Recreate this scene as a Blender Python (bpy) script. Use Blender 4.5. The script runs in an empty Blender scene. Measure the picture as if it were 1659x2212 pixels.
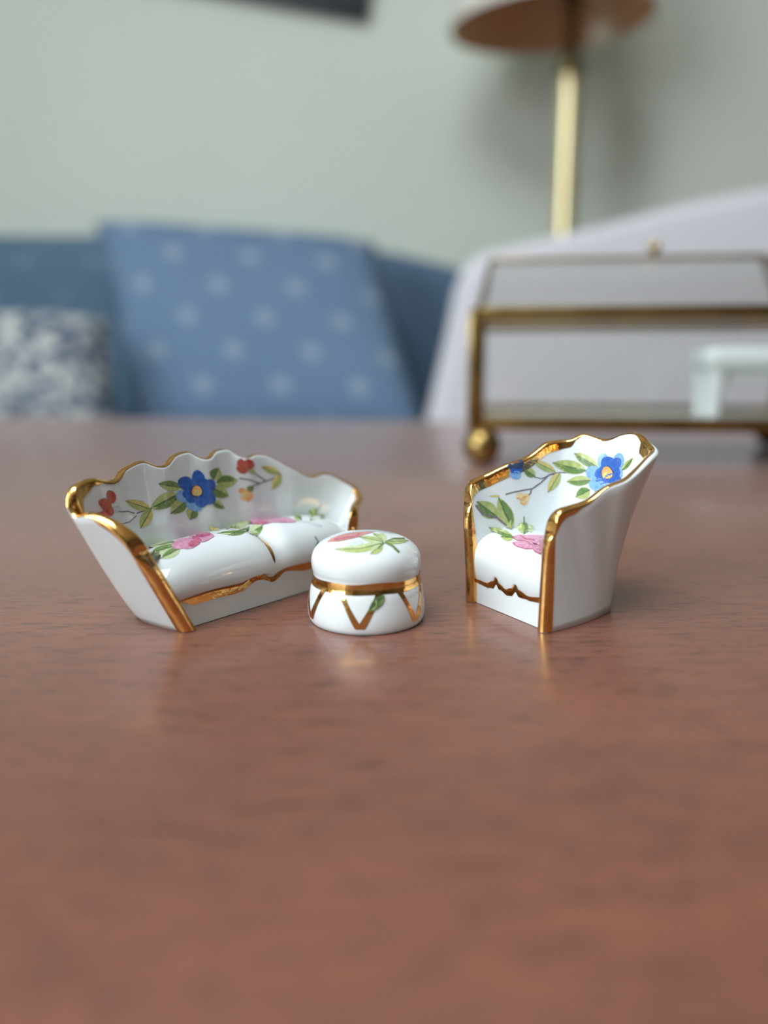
import bpy, bmesh, math, random
from mathutils import Vector, Matrix
from mathutils.bvhtree import BVHTree

random.seed(7)
scene = bpy.context.scene
col = scene.collection

# ------------------------------------------------------------------ camera, world, light
TZ = 0.45                      # height of the table top above the floor (metres)
PITCH = math.radians(10.8)
cam_d = bpy.data.cameras.new('camera')
cam_d.sensor_fit = 'VERTICAL'
cam_d.sensor_height = 36.0
cam_d.lens = 1660.0 / 2212.0 * 36.0
cam_d.clip_start = 0.005
cam_d.clip_end = 50
cam_d.dof.use_dof = True
cam_d.dof.focus_distance = 0.146
cam_d.dof.aperture_fstop = 5.8
cam = bpy.data.objects.new('camera', cam_d)
cam.location = (0, 0, TZ + 0.0465)
cam.rotation_euler = (math.pi / 2 - PITCH, 0, 0)
col.objects.link(cam)
scene.camera = cam

scene.view_settings.view_transform = 'Standard'
scene.view_settings.look = 'None'
scene.view_settings.gamma = 1
scene.view_settings.use_curve_mapping = False
scene.view_settings.exposure = 0.37

world = bpy.data.worlds.new('sky')
scene.world = world
world.use_nodes = True
bgn = world.node_tree.nodes['Background']
bgn.inputs['Color'].default_value = (0.80, 0.90, 1.0, 1)
bgn.inputs['Strength'].default_value = 1.6

RX0, RX1, RY0, RY1, RZ1 = -1.9, 4.0, -3.8, 2.08, 2.5     # room box
WIN1 = dict(y0=-2.15, y1=-0.40, z0=0.85, z1=2.25)           # window in the left wall


def window_light(name, x, w, facing, power):
    d = bpy.data.lights.new(name, 'AREA')
    d.shape = 'RECTANGLE'
    d.size = w['z1'] - w['z0']
    d.size_y = w['y1'] - w['y0']
    d.energy = power
    d.color = (0.91, 0.97, 1.0)
    o = bpy.data.objects.new(name, d)
    o.location = (x, (w['y0'] + w['y1']) / 2, (w['z0'] + w['z1']) / 2)
    o.rotation_euler = (0, -facing * math.pi / 2, 0)
    col.objects.link(o)


window_light('daylight_window', RX0 - 0.10, WIN1, 1, 54)

SKY = dict(x0=-1.3, x1=0.1, y0=-1.3, y1=0.1)               # roof window above and left of the table
sk = bpy.data.lights.new('daylight_roof_window', 'AREA')
sk.shape = 'RECTANGLE'
sk.size = SKY['x1'] - SKY['x0']
sk.size_y = SKY['y1'] - SKY['y0']
sk.energy = 46
sk.color = (0.91, 0.97, 1.0)
sko = bpy.data.objects.new('daylight_roof_window', sk)
sko.location = ((SKY['x0'] + SKY['x1']) / 2, (SKY['y0'] + SKY['y1']) / 2, RZ1 + .09)
col.objects.link(sko)


# ------------------------------------------------------------------ helpers
def tag(o, label=None, cat=None, group=None, kind=None):
    if label: o['label'] = label
    if cat: o['category'] = cat
    if group: o['group'] = group
    if kind: o['kind'] = kind
    return o


def mesh_obj(name, verts, faces, m, parent=None, smooth=True):
    me = bpy.data.meshes.new(name)
    me.from_pydata([tuple(v) for v in verts], [], faces)
    me.update()
    if smooth:
        me.polygons.foreach_set('use_smooth', [True] * len(me.polygons))
    me.materials.append(m)
    o = bpy.data.objects.new(name, me)
    col.objects.link(o)
    if parent: o.parent = parent
    return o


def empty(name, loc, rz=0.0):
    o = bpy.data.objects.new(name, None)
    o.location = loc
    o.rotation_euler = (0, 0, rz)
    o.empty_display_size = 0.01
    col.objects.link(o)
    return o


class MB:
    """collects boxes, tubes and lathes into one mesh"""
    def __init__(s):
        s.v = []; s.f = []

    def add(s, vs, fs):
        n = len(s.v)
        s.v += [tuple(v) for v in vs]
        s.f += [tuple(i + n for i in f) for f in fs]

    def box(s, lo, hi, bev=0.0, seg=2):
        bm = bmesh.new()
        bmesh.ops.create_cube(bm, size=1)
        for v in bm.verts:
            v.co = Vector([(lo[i] + hi[i]) / 2 + v.co[i] * (hi[i] - lo[i]) for i in range(3)])
        if bev > 0:
            bmesh.ops.bevel(bm, geom=bm.edges[:], offset=bev, segments=seg, affect='EDGES', profile=0.5)
        s.addbm(bm)

    def addbm(s, bm):
        bm.verts.index_update()
        s.add([v.co for v in bm.verts], [[v.index for v in f.verts] for f in bm.faces])
        bm.free()

    def tube(s, pts, r, n=12, cap=True):
        pts = [Vector(p) for p in pts]
        rr = r if isinstance(r, (list, tuple)) else [r] * len(pts)
        vs, fs = [], []
        up = Vector((0.123, 0.31, 0.94))
        for i, p in enumerate(pts):
            t = (pts[min(i + 1, len(pts) - 1)] - pts[max(i - 1, 0)]).normalized()
            a = t.cross(up)
            if a.length < 1e-4: a = t.cross(Vector((1, 0, 0)))
            a.normalize(); b = t.cross(a)
            for k in range(n):
                th = 2 * math.pi * k / n
                vs.append(p + (a * math.cos(th) + b * math.sin(th)) * rr[i])
        for i in range(len(pts) - 1):
            for k in range(n):
                fs.append((i * n + k, i * n + (k + 1) % n, (i + 1) * n + (k + 1) % n, (i + 1) * n + k))
        if cap:
            fs.append(tuple(range(n))[::-1])
            fs.append(tuple(range((len(pts) - 1) * n, len(pts) * n)))
        s.add(vs, fs)

    def lathe(s, prof, n=64, c=(0, 0, 0)):
        vs, fs = [], []
        for (r, z) in prof:
            for k in range(n):
                a = 2 * math.pi * k / n
                vs.append((c[0] + r * math.cos(a), c[1] + r * math.sin(a), c[2] + z))
        for i in range(len(prof) - 1):
            for k in range(n):
                fs.append((i * n + k, i * n + (k + 1) % n, (i + 1) * n + (k + 1) % n, (i + 1) * n + k))
        s.add(vs, fs)

    def build(s, name, m, parent=None, smooth=True, angle=40):
        o = mesh_obj(name, s.v, s.f, m, parent, smooth)
        if smooth and angle:
            me = o.data
            bm = bmesh.new(); bm.from_mesh(me)
            bmesh.ops.recalc_face_normals(bm, faces=bm.faces[:])
            for e in bm.edges:
                if len(e.link_faces) == 2 and e.calc_face_angle(0) > math.radians(angle):
                    e.smooth = False
            bm.to_mesh(me); bm.free()
        return o


# ------------------------------------------------------------------ materials
def mat(name, base, rough=0.5, metal=0.0, **kw):
    m = bpy.data.materials.new(name)
    m.use_nodes = True
    p = m.node_tree.nodes['Principled BSDF']
    p.inputs['Base Color'].default_value = (*base, 1)
    p.inputs['Roughness'].default_value = rough
    p.inputs['Metallic'].default_value = metal
    for k, v in kw.items():
        p.inputs[k.replace('_', ' ')].default_value = v
    return m


def nodes(m):
    nt = m.node_tree
    return nt, nt.nodes['Principled BSDF'], nt.nodes.new, nt.links.new


def noise_col(m, c1, c2, scale, lo=0.35, hi=0.65, stretch=(1, 1, 1), detail=4, bump=0.0, bdist=0.001, rough=None):
    """procedural two-tone colour with optional relief"""
    nt, p, N, L = nodes(m)
    tc = N('ShaderNodeTexCoord'); mp = N('ShaderNodeMapping')
    mp.inputs['Scale'].default_value = stretch
    L(tc.outputs['Object'], mp.inputs['Vector'])
    nz = N('ShaderNodeTexNoise')
    nz.inputs['Scale'].default_value = scale; nz.inputs['Detail'].default_value = detail
    L(mp.outputs['Vector'], nz.inputs['Vector'])
    cr = N('ShaderNodeValToRGB')
    cr.color_ramp.elements[0].position = lo; cr.color_ramp.elements[0].color = (*c1, 1)
    cr.color_ramp.elements[1].position = hi; cr.color_ramp.elements[1].color = (*c2, 1)
    L(nz.outputs['Fac'], cr.inputs['Fac'])
    L(cr.outputs['Color'], p.inputs['Base Color'])
    if bump:
        b = N('ShaderNodeBump'); b.inputs['Strength'].default_value = bump; b.inputs['Distance'].default_value = bdist
        L(nz.outputs['Fac'], b.inputs['Height']); L(b.outputs['Normal'], p.inputs['Normal'])
    return m


M = {}
M['porcelain'] = noise_col(mat('glazed_porcelain', (.86, .88, .88), 0.07, Coat_Weight=0.3, Coat_Roughness=0.04),
                           (.70, .755, .77), (.735, .785, .80), 60, bump=0.05, bdist=0.0003)
M['bisque'] = noise_col(mat('unglazed_porcelain', (.84, .83, .85), 0.32), (.82, .81, .84), (.86, .85, .865), 90)
M['gold'] = noise_col(mat('fired_gold', (.8, .5, .16), 0.09, 1.0), (.76, .40, .115), (.86, .53, .19), 330,
                      bump=0.35, bdist=0.0005)
M['brass'] = noise_col(mat('aged_brass', (.5, .35, .12), 0.25, 1.0), (.27, .185, .065), (.42, .30, .11), 60,
                       bump=0.1, bdist=0.0005)
M['lamp_brass'] = noise_col(mat('satin_brass', (.8, .64, .3), 0.33, 1.0), (.86, .74, .42), (.90, .79, .48), 15)
M['wall'] = noise_col(mat('sage_wall_paint', (.5, .55, .49), 0.9), (.715, .77, .695), (.735, .79, .715), 2.5, bump=0.02)
M['fill_cut_wall'] = noise_col(mat('fill_cut_umber_wall', (.2, .17, .14), 0.9), (.17, .145, .12), (.20, .17, .145), 3)  # invented dark tone for the unseen front and right walls, lowers fill light
M['ceiling'] = noise_col(mat('ceiling_paint', (.8, .8, .78), 0.95), (.86, .86, .84), (.89, .89, .87), 3)
M['floor'] = noise_col(mat('oak_floor', (.3, .2, .12), 0.5), (.24, .15, .09), (.34, .23, .14), 4, stretch=(1, 10, 1))
M['white_paint'] = noise_col(mat('white_trim_paint', (.8, .8, .8), 0.4), (.78, .78, .78), (.82, .82, .82), 5)
M['frame'] = noise_col(mat('navy_frame', (.02, .025, .04), 0.4), (.016, .02, .03), (.03, .038, .06), 9)
M['copper'] = noise_col(mat('copper_shade_lining', (.6, .3, .15), 0.5, 0.15), (.74, .37, .19), (.80, .42, .23), 6)
M['shade'] = noise_col(mat('cream_lampshade', (.85, .83, .76), 0.8), (.82, .80, .73), (.88, .86, .79), 30)
M['lavender'] = noise_col(mat('lavender_linen', (.58, .56, .62), 0.95), (.62, .615, .67), (.66, .65, .71), 5, bump=0.1, bdist=0.002)
M['sofa_blue'] = noise_col(mat('blue_upholstery', (.1, .18, .29), 0.95), (.085, .145, .225), (.105, .175, .265), 7, bump=0.1, bdist=0.002)
M['boucle'] = noise_col(mat('mottled_cushion_weave', (.2, .25, .3), 0.98), (.035, .06, .13), (.50, .52, .50), 55, lo=.42, hi=.60, detail=3)
M['box_floor'] = noise_col(mat('box_base_glass', (.5, .52, .5), 0.15), (.5, .52, .49), (.54, .55, .53), 12)
M['dark_wood'] = noise_col(mat('table_leg_wood', (.2, .09, .06), 0.4), (.16, .07, .05), (.24, .11, .075), 9, stretch=(6, 6, 1))


M['paint_red'] = noise_col(mat('red_enamel', (.45, .07, .045), .15), (.40, .055, .04), (.52, .13, .09), 900)
M['paint_orange'] = noise_col(mat('orange_enamel', (.75, .33, .1), .15), (.70, .30, .08), (.82, .50, .22), 900)
M['paint_green'] = noise_col(mat('green_enamel', (.14, .25, .06), .15), (.10, .19, .06), (.17, .27, .09), 900)
M['paint_light'] = noise_col(mat('light_green_enamel', (.36, .44, .14), .15), (.32, .40, .13), (.47, .52, .22), 900)


def glass(name, tint):
    m = bpy.data.materials.new(name); m.use_nodes = True
    nt = m.node_tree; nt.nodes.clear()
    out = nt.nodes.new('ShaderNodeOutputMaterial')
    tr = nt.nodes.new('ShaderNodeBsdfTransparent'); tr.inputs['Color'].default_value = (*tint, 1)
    gl = nt.nodes.new('ShaderNodeBsdfGlossy'); gl.inputs['Roughness'].default_value = 0.03
    lw = nt.nodes.new('ShaderNodeLayerWeight')
    pw = nt.nodes.new('ShaderNodeMath'); pw.operation = 'POWER'; pw.inputs[1].default_value = 5.0
    nt.links.new(lw.outputs['Facing'], pw.inputs[0])
    fr = nt.nodes.new('ShaderNodeMath'); fr.operation = 'MULTIPLY_ADD'
    fr.inputs[1].default_value = .95; fr.inputs[2].default_value = .045
    nt.links.new(pw.outputs[0], fr.inputs[0])
    mx = nt.nodes.new('ShaderNodeMixShader')
    nt.links.new(fr.outputs[0], mx.inputs[0]); nt.links.new(tr.outputs[0], mx.inputs[1]); nt.links.new(gl.outputs[0], mx.inputs[2])
    nt.links.new(mx.outputs[0], out.inputs[0])
    return m


M['glass'] = glass('clear_pane', (.985, .99, .985))


def wood_top():
    m = mat('varnished_mahogany', (.25, .1, .07), 0.4, Coat_Weight=0.75, Coat_Roughness=0.205, Specular_IOR_Level=0.7, Sheen_Weight=0.30, Sheen_Roughness=0.35, Sheen_Tint=(1, .86, .84, 1))
    nt, p, N, L = nodes(m)
    tc = N('ShaderNodeTexCoord')

    def nz(scale, stretch, detail, rough=.55):
        mp = N('ShaderNodeMapping'); mp.inputs['Scale'].default_value = stretch
        L(tc.outputs['Object'], mp.inputs['Vector'])
        n = N('ShaderNodeTexNoise'); n.inputs['Scale'].default_value = scale
        n.inputs['Detail'].default_value = detail; n.inputs['Roughness'].default_value = rough
        L(mp.outputs['Vector'], n.inputs['Vector'])
        return n.outputs['Fac']

    def ramp(fac, a, b, ca, cb):
        r = N('ShaderNodeValToRGB')
        r.color_ramp.elements[0].position = a; r.color_ramp.elements[0].color = (*ca, 1)
        r.color_ramp.elements[1].position = b; r.color_ramp.elements[1].color = (*cb, 1)
        L(fac, r.inputs['Fac']); return r.outputs['Color']

    def mul(a, b, f=1.0):
        x = N('ShaderNodeMix'); x.data_type = 'RGBA'; x.blend_type = 'MULTIPLY'
        x.inputs['Factor'].default_value = f
        L(a, x.inputs['A']); L(b, x.inputs['B']); return x.outputs['Result']

    grain = nz(60, (1, 9, 9), 6)
    wide = nz(9, (1, 3.5, 1), 3)
    pores = nz(230, (1, 9, 9), 2)
    flecks = nz(300, (1, 7, 7), 3)
    c = ramp(grain, .25, .75, (.128, .039, .020), (.200, .067, .037))
    c = mul(c, ramp(wide, .3, .7, (.86, .86, .86), (1.08, 1.06, 1.05)))
    c = mul(c, ramp(pores, .33, .43, (.30, .26, .26), (1, 1, 1)))
    L(c, p.inputs['Base Color'])
    r = N('ShaderNodeMapRange')
    r.inputs['To Min'].default_value = .38; r.inputs['To Max'].default_value = .50
    L(flecks, r.inputs['Value']); L(r.outputs['Result'], p.inputs['Roughness'])
    b1 = N('ShaderNodeBump'); b1.inputs['Strength'].default_value = .16; b1.inputs['Distance'].default_value = .0004
    L(pores, b1.inputs['Height'])
    b2 = N('ShaderNodeBump'); b2.inputs['Strength'].default_value = .12; b2.inputs['Distance'].default_value = .0006
    L(flecks, b2.inputs['Height']); L(b1.outputs['Normal'], b2.inputs['Normal'])
    L(b2.outputs['Normal'], p.inputs['Normal'])
    return m


M['table'] = wood_top()


def dotted(name, base1, base2, dot, pitch, rad, strength):
    """blue cloth printed with staggered pale dots (UV in metres)"""
    m = mat(name, base1, 0.95)
    nt, p, N, L = nodes(m)
    uv = N('ShaderNodeUVMap')
    sep = N('ShaderNodeSeparateXYZ'); L(uv.outputs['UV'], sep.inputs[0])

    def mth(op, a, b=None, c=None):
        n = N('ShaderNodeMath'); n.operation = op
        for i, x in enumerate((a, b, c)):
            if x is None: continue
            if isinstance(x, (int, float)): n.inputs[i].default_value = x
            else: L(x, n.inputs[i])
        return n.outputs[0]
    py = pitch * 0.5
    row = mth('FLOOR', mth('DIVIDE', sep.outputs['Y'], py))
    off = mth('MULTIPLY', mth('MODULO', row, 2), 0.5)
    fx = mth('SUBTRACT', mth('FRACT', mth('ADD', mth('DIVIDE', sep.outputs['X'], pitch), off)), .5)
    fy = mth('MULTIPLY', mth('SUBTRACT', mth('FRACT', mth('DIVIDE', sep.outputs['Y'], py)), .5), .5)
    d = mth('SQRT', mth('ADD', mth('MULTIPLY', fx, fx), mth('MULTIPLY', fy, fy)))
    k = N('ShaderNodeMapRange'); k.interpolation_type = 'SMOOTHSTEP'
    k.inputs['From Min'].default_value = rad * 1.25; k.inputs['From Max'].default_value = rad * .7
    L(d, k.inputs['Value'])
    fac = mth('MULTIPLY', k.outputs['Result'], strength)
    tc = N('ShaderNodeTexCoord'); nz = N('ShaderNodeTexNoise'); nz.inputs['Scale'].default_value = 5
    L(tc.outputs['Object'], nz.inputs['Vector'])
    bc = N('ShaderNodeMix'); bc.data_type = 'RGBA'
    bc.inputs['A'].default_value = (*base1, 1); bc.inputs['B'].default_value = (*base2, 1)
    L(nz.outputs['Fac'], bc.inputs['Factor'])
    mx = N('ShaderNodeMix'); mx.data_type = 'RGBA'
    mx.inputs['B'].default_value = (*dot, 1)
    L(fac, mx.inputs['Factor']); L(bc.outputs['Result'], mx.inputs['A'])
    L(mx.outputs['Result'], p.inputs['Base Color'])
    return m


M['dots'] = dotted('dotted_blue_cotton', (.115, .19, .30), (.14, .22, .335), (.42, .49, .56), 0.145, 0.115, 0.42)
M['dots_faint'] = dotted('faint_dotted_blue_cotton', (.085, .16, .235), (.10, .175, .26), (.35, .42, .5), 0.145, 0.085, 0.25)


# ------------------------------------------------------------------ room shell
def wall_with_hole(name, x0, x1, w):
    b = MB()
    b.box((x0, RY0 - .2, 0), (x1, w['y0'], RZ1))
    b.box((x0, w['y1'], 0), (x1, RY1 + .2, RZ1))
    b.box((x0, w['y0'], 0), (x1, w['y1'], w['z0']))
    b.box((x0, w['y0'], w['z1']), (x1, w['y1'], RZ1))
    return tag(b.build(name, M['wall'], None, False), kind='structure')


def plain(name, lo, hi, m):
    b = MB(); b.box(lo, hi)
    return tag(b.build(name, m, None, False), kind='structure')


plain('floor', (RX0 - .2, RY0 - .2, -.1), (RX1 + .2, RY1 + .2, 0), M['floor'])
b = MB()
b.box((RX0 - .2, RY0 - .2, RZ1), (SKY['x0'], RY1 + .2, RZ1 + .1)); b.box((SKY['x1'], RY0 - .2, RZ1), (RX1 + .2, RY1 + .2, RZ1 + .1))
b.box((SKY['x0'], RY0 - .2, RZ1), (SKY['x1'], SKY['y0'], RZ1 + .1)); b.box((SKY['x0'], SKY['y1'], RZ1), (SKY['x1'], RY1 + .2, RZ1 + .1))
tag(b.build('ceiling', M['ceiling'], None, False), kind='structure')
b = MB()
for lo, hi in (((SKY['x0'], SKY['y0']), (SKY['x0'] + .05, SKY['y1'])), ((SKY['x1'] - .05, SKY['y0']), (SKY['x1'], SKY['y1'])),
               ((SKY['x0'], SKY['y0']), (SKY['x1'], SKY['y0'] + .05)), ((SKY['x0'], SKY['y1'] - .05), (SKY['x1'], SKY['y1']))):
    b.box((*lo, RZ1 + .01), (*hi, RZ1 + .06))
tag(b.build('window_2', M['white_paint'], None, False), kind='structure')
plain('wall_back', (RX0, RY1, 0), (RX1, RY1 + .15, RZ1), M['wall'])
plain('wall_front', (RX0, RY0 - .15, 0), (RX1, RY0, RZ1), M['fill_cut_wall'])
wall_with_hole('wall_left', RX0 - .15, RX0, WIN1)
plain('wall_right', (RX1, RY0 - .2, 0), (RX1 + .15, RY1 + .2, RZ1), M['fill_cut_wall'])
plain('baseboard_back', (RX0, RY1 - .018, 0), (RX1, RY1, .11), M['white_paint'])
for i, (x, w, sgn) in enumerate(((RX0, WIN1, 1),)):
    b = MB()
    xa, xb = sorted((x, x - sgn * .05))
    t = .05
    b.box((xa, w['y0'], w['z0']), (xb, w['y0'] + t, w['z1'])); b.box((xa, w['y1'] - t, w['z0']), (xb, w['y1'], w['z1']))
    b.box((xa, w['y0'], w['z0']), (xb, w['y1'], w['z0'] + t)); b.box((xa, w['y0'], w['z1'] - t), (xb, w['y1'], w['z1']))
    ym = (w['y0'] + w['y1']) / 2
    b.box((xa, ym - .025, w['z0']), (xb, ym + .025, w['z1']))
    tag(b.build('window_%d' % (i + 1), M['white_paint'], None, False), kind='structure')

# ------------------------------------------------------------------ wooden table
tb = empty('coffee_table', (0, 0, 0))
tag(tb, 'reddish brown varnished wooden table under the porcelain miniatures', 'table')


def table_outline():
    # far edge runs very slightly oblique to the view; rounded corners
    far = lambda x: 0.664 - 0.149 * x
    return far


far = table_outline()
bm = bmesh.new()
pts = [(-.62, -.16), (.75, -.16), (.75, far(.75)), (-.62, far(-.62))]
vs = [bm.verts.new((x, y, TZ - .028)) for x, y in pts]
fc = bm.faces.new(vs)
ex = bmesh.ops.extrude_face_region(bm, geom=[fc])
for v in ex['geom']:
    if isinstance(v, bmesh.types.BMVert): v.co.z = TZ
bmesh.ops.recalc_face_normals(bm, faces=bm.faces[:])
bmesh.ops.bevel(bm, geom=[e for e in bm.edges if abs(e.verts[0].co.z - e.verts[1].co.z) > .01], offset=.03, segments=6, affect='EDGES', profile=.5)
bmesh.ops.bevel(bm, geom=[e for e in bm.edges if e.verts[0].co.z > TZ - 1e-4 and e.verts[1].co.z > TZ - 1e-4], offset=.004, segments=3, affect='EDGES', profile=.5)
b = MB(); b.addbm(bm)
b.build('table_top', M['table'], tb, True, 30)
for (x, y) in ((-.55, -.1), (.68, -.1), (-.55, .68), (.68, .49)):
    b = MB(); b.box((x - .025, y - .025, 0), (x + .025, y + .025, TZ - .028), .004)
    b.build('leg', M['dark_wood'], tb, True, 30)
b = MB()
b.box((-.55, -.11, TZ - .09), (.68, -.09, TZ - .028)); b.box((-.56, -.1, TZ - .09), (-.54, .68, TZ - .028))
b.box((.67, -.1, TZ - .09), (.69, .49, TZ - .028))
b.build('apron', M['dark_wood'], tb, False)


# ------------------------------------------------------------------ porcelain shells
def catmull(P, t):
    n = len(P)
    t = max(0.0, min(n - 1.000001, t))
    i = int(t); f = t - i
    p0, p1, p2, p3 = P[max(i - 1, 0)], P[i], P[i + 1], P[min(i + 2, n - 1)]
    if i == 0: p0 = p1 * 2 - p2
    if i + 2 > n - 1: p3 = p2 * 2 - p1
    return 0.5 * ((2 * p1) + (p2 - p0) * f + (2 * p0 - 5 * p1 + 4 * p2 - p3) * f * f + (3 * p1 - p0 - 3 * p2 + p3) * f ** 3)


class Shell:
    """arm-back-arm wall of a miniature seat, local millimetres. s runs along the rim 0..n-1
    (below 0 and above n-1: rounded front ends), q: 0..1 outside, 1..2 over the rim, 2..3 inside."""
    def __init__(self, top, base, t_arm, t_back, flare):
        self.T = [Vector(p) for p in top]
        self.B = [Vector((p[0], p[1], 0)) for p in base]
        self.n = len(top)
        self.ta, self.tb, self.flare = t_arm, t_back, flare

    def basept(self, s):
        return catmull(self.B, s / (self.n - 1) * (len(self.B) - 1))

    def inward(self, fn, s):
        d = fn(min(s + .25, self.n - 1)) - fn(max(s - .25, 0))
        d.z = 0
        d.normalize()
        return Vector((d.y, -d.x, 0))

    def pt(self, s, q):
        n1 = self.n - 1
        ss = min(max(s, 0), n1)
        phi = max(-s, s - n1, 0) * math.pi / 2
        e = min(ss, n1 - ss)
        k = min(1, e / 6.0)
        th = self.ta + (self.tb - self.ta) * k * k * (3 - 2 * k)
        T = catmull(self.T, ss); B = self.basept(ss)
        nT = self.inward(lambda x: catmull(self.T, x), ss)
        nB = self.inward(self.basept, ss)
        # front ends look straight ahead
        w = max(0, min(1, 1 - (e - 2.6) / 2.4))
        sgn = 1 if ss < n1 / 2 else -1
        nT = (nT * (1 - w) + Vector((sgn, 0, 0)) * w).normalized()
        nB = (nB * (1 - w) + Vector((sgn, 0, 0)) * w).normalized()
        fl = self.flare(ss / n1)

        def mid(tau):
            g = max(tau, 0.0) ** fl
            p = B.lerp(T, g); p.z = T.z * tau
            nn = nB.lerp(nT, tau).normalized()
            return p + nn * th / 2, nn
        half = th / 2 * math.cos(phi)

        def fwd_at(tau):
            # the rounded front edge dies away into the knee of the rim
            x = max(0.0, min(1.0, (tau - .70) / .30))
            return Vector((0, -1, 0)) * (th / 2 * math.sin(phi) * math.sqrt(1 - x * x))
        if q <= 1:
            m, nn = mid(q); return m - nn * half + fwd_at(q)
        if q >= 2:
            m, nn = mid(3 - q); return m + nn * half + fwd_at(3 - q)
        m, nn = mid(1.0)
        a = (q - 1) * math.pi
        return m - nn * half * math.cos(a) + Vector((0, 0, .85 * half * math.sin(a)))


def grid(fn, ss, qs, off=0.0, flip=False):
    """grid mesh of fn(s,q) in millimetres; off pushes it along the surface normal"""
    vs = []
    for i, s in enumerate(ss):
        for j, q in enumerate(qs(s) if callable(qs) else qs):
            p = fn(s, q)
            if off:
                ds = fn(s + .02, q) - fn(s - .02, q)
                dq = fn(s, q + .01) - fn(s, q - .01)
                nn = ds.cross(dq)
                if nn.length > 1e-12:
                    nn.normalize()
                    p = p + nn * (-off if flip else off)
            vs.append(p * .001)
    m = len(qs(ss[0]) if callable(qs) else qs)
    fs = []
    for i in range(len(ss) - 1):
        for j in range(m - 1):
            a = (i * m + j, (i + 1) * m + j, (i + 1) * m + j + 1, i * m + j + 1)
            fs.append(a[::-1] if flip else a)
    return vs, fs


def frange(a, b, n):
    return [a + (b - a) * i / (n - 1) for i in range(n)]


def lerp_list(tab, x):
    for (x0, y0), (x1, y1) in zip(tab, tab[1:]):
        if x <= x1:
            k = (x - x0) / (x1 - x0) if x1 > x0 else 0
            k = max(0, min(1, k)); k = k * k * (3 - 2 * k)
            return y0 + (y1 - y0) * k
    return tab[-1][1]


def build_shell(sh, root, gold_in, gold_out, strip=(0.45, 0.45)):
    n1 = sh.n - 1
    ss = [-1, -.92, -.8, -.6, -.4, -.2] + frange(0, n1, n1 * 7 + 1) + [n1 + .2, n1 + .4, n1 + .6, n1 + .8, n1 + .92, n1 + 1]
    qs = frange(0, 1, 17) + frange(1, 2, 11)[1:] + frange(2, 3, 17)[1:]
    vs, fs = grid(sh.pt, ss, qs, 0, True)
    m = len(qs)
    for i in range(len(ss) - 1):                      # underside
        fs.append((i * m, i * m + m - 1, (i + 1) * m + m - 1, (i + 1) * m)[::-1])
    body = mesh_obj('shell', vs, fs, M['porcelain'], root)
    g = MB()
    OFF = .07

    def qrim(s):
        return frange(1 - lerp_list(gold_out, s), 2 + lerp_list(gold_in, s), 25)
    g.add(*grid(sh.pt, frange(-.3, n1 + .3, n1 * 10 + 7), qrim, OFF, flip=FLIP))
    g.add(*grid(sh.pt, [-.98, -.92, -.8, -.6, -.4, -.2, 0] + frange(0, strip[0], 4)[1:], frange(0.004, 2.996, 61), OFF, flip=FLIP))
    g.add(*grid(sh.pt, frange(n1 - strip[1], n1, 4)[:-1] + [n1, n1 + .2, n1 + .4, n1 + .6, n1 + .8, n1 + .92, n1 + .98], frange(0.004, 2.996, 61), OFF, flip=FLIP))
    trim = g.build('gold_trim', M['gold'], root, True, 0)
    return body, trim


FLIP = True


def sh_(tab, k):
    return [(a + (k if a > 1.5 else 0), b) for a, b in tab]


class Seat:
    """seat block with a bulging cushion: local mm, u across, w: 0 floor .. 1 back"""
    def __init__(self, uL, uR, kL, kR, path, band, uc, lobes, vf=0.0, taper=0.0):
        self.taper = taper
        self.uL, self.uR, self.kL, self.kR = uL, uR, kL, kR
        self.path, self.band, self.uc, self.lobes, self.vf = [Vector((a, c, 0)) for a, c in path], band, uc, lobes, vf

    def bul(self, u):
        c = (u - self.uc) / ((self.uR - self.uL) / 2)
        r = 1 - (.22 if self.lobes == 2 else .03) * abs(c) ** 5
        if self.lobes == 2: r *= 1 - .20 * math.exp(-((u - self.uc - 1.2) / 2.2) ** 2)
        return r

    def pt(self, x, w):
        """x -1..1 across"""
        def lim(z): return self.uL + self.kL * z, self.uR + self.kR * z
        a, c = lim(6.0)
        u6 = (a + c) / 2 + (c - a) / 2 * x
        zb = lerp_list(self.band, u6)
        if w < .3:
            v, z = self.path[0].x + self.vf, zb * w / .3
        else:
            p = catmull(self.path, (w - .3) / .7 * (len(self.path) - 1))
            bl = self.bul(u6)
            k = min(1, (w - .3) / .12)
            v = p.x * (1 if p.x > 0 else bl) + self.vf
            kz = min(1, (w - .3) / .10); kz = kz * kz * (3 - 2 * kz)
            z = zb * (1 - kz) + self.path[0].y * kz + (p.y - self.path[0].y) * (bl * k + 1 - k)
        a, c = lim(z)
        tp = 1 - self.taper * max(0, v - 6) ** 1.5
        m_ = (a + c) / 2
        a, c = m_ + (a - m_) * tp, m_ + (c - m_) * tp
        return Vector(((a + c) / 2 + (c - a) / 2 * x, v, z))


def build_seat(st, root, band_tab):
    vs, fs = grid(st.pt, frange(-1, 1, 61), frange(0, .299, 9) + frange(.3, 1, 40), 0)
    body = mesh_obj('seat_cushion', vs, fs, M['porcelain'], root)
    return body


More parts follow.
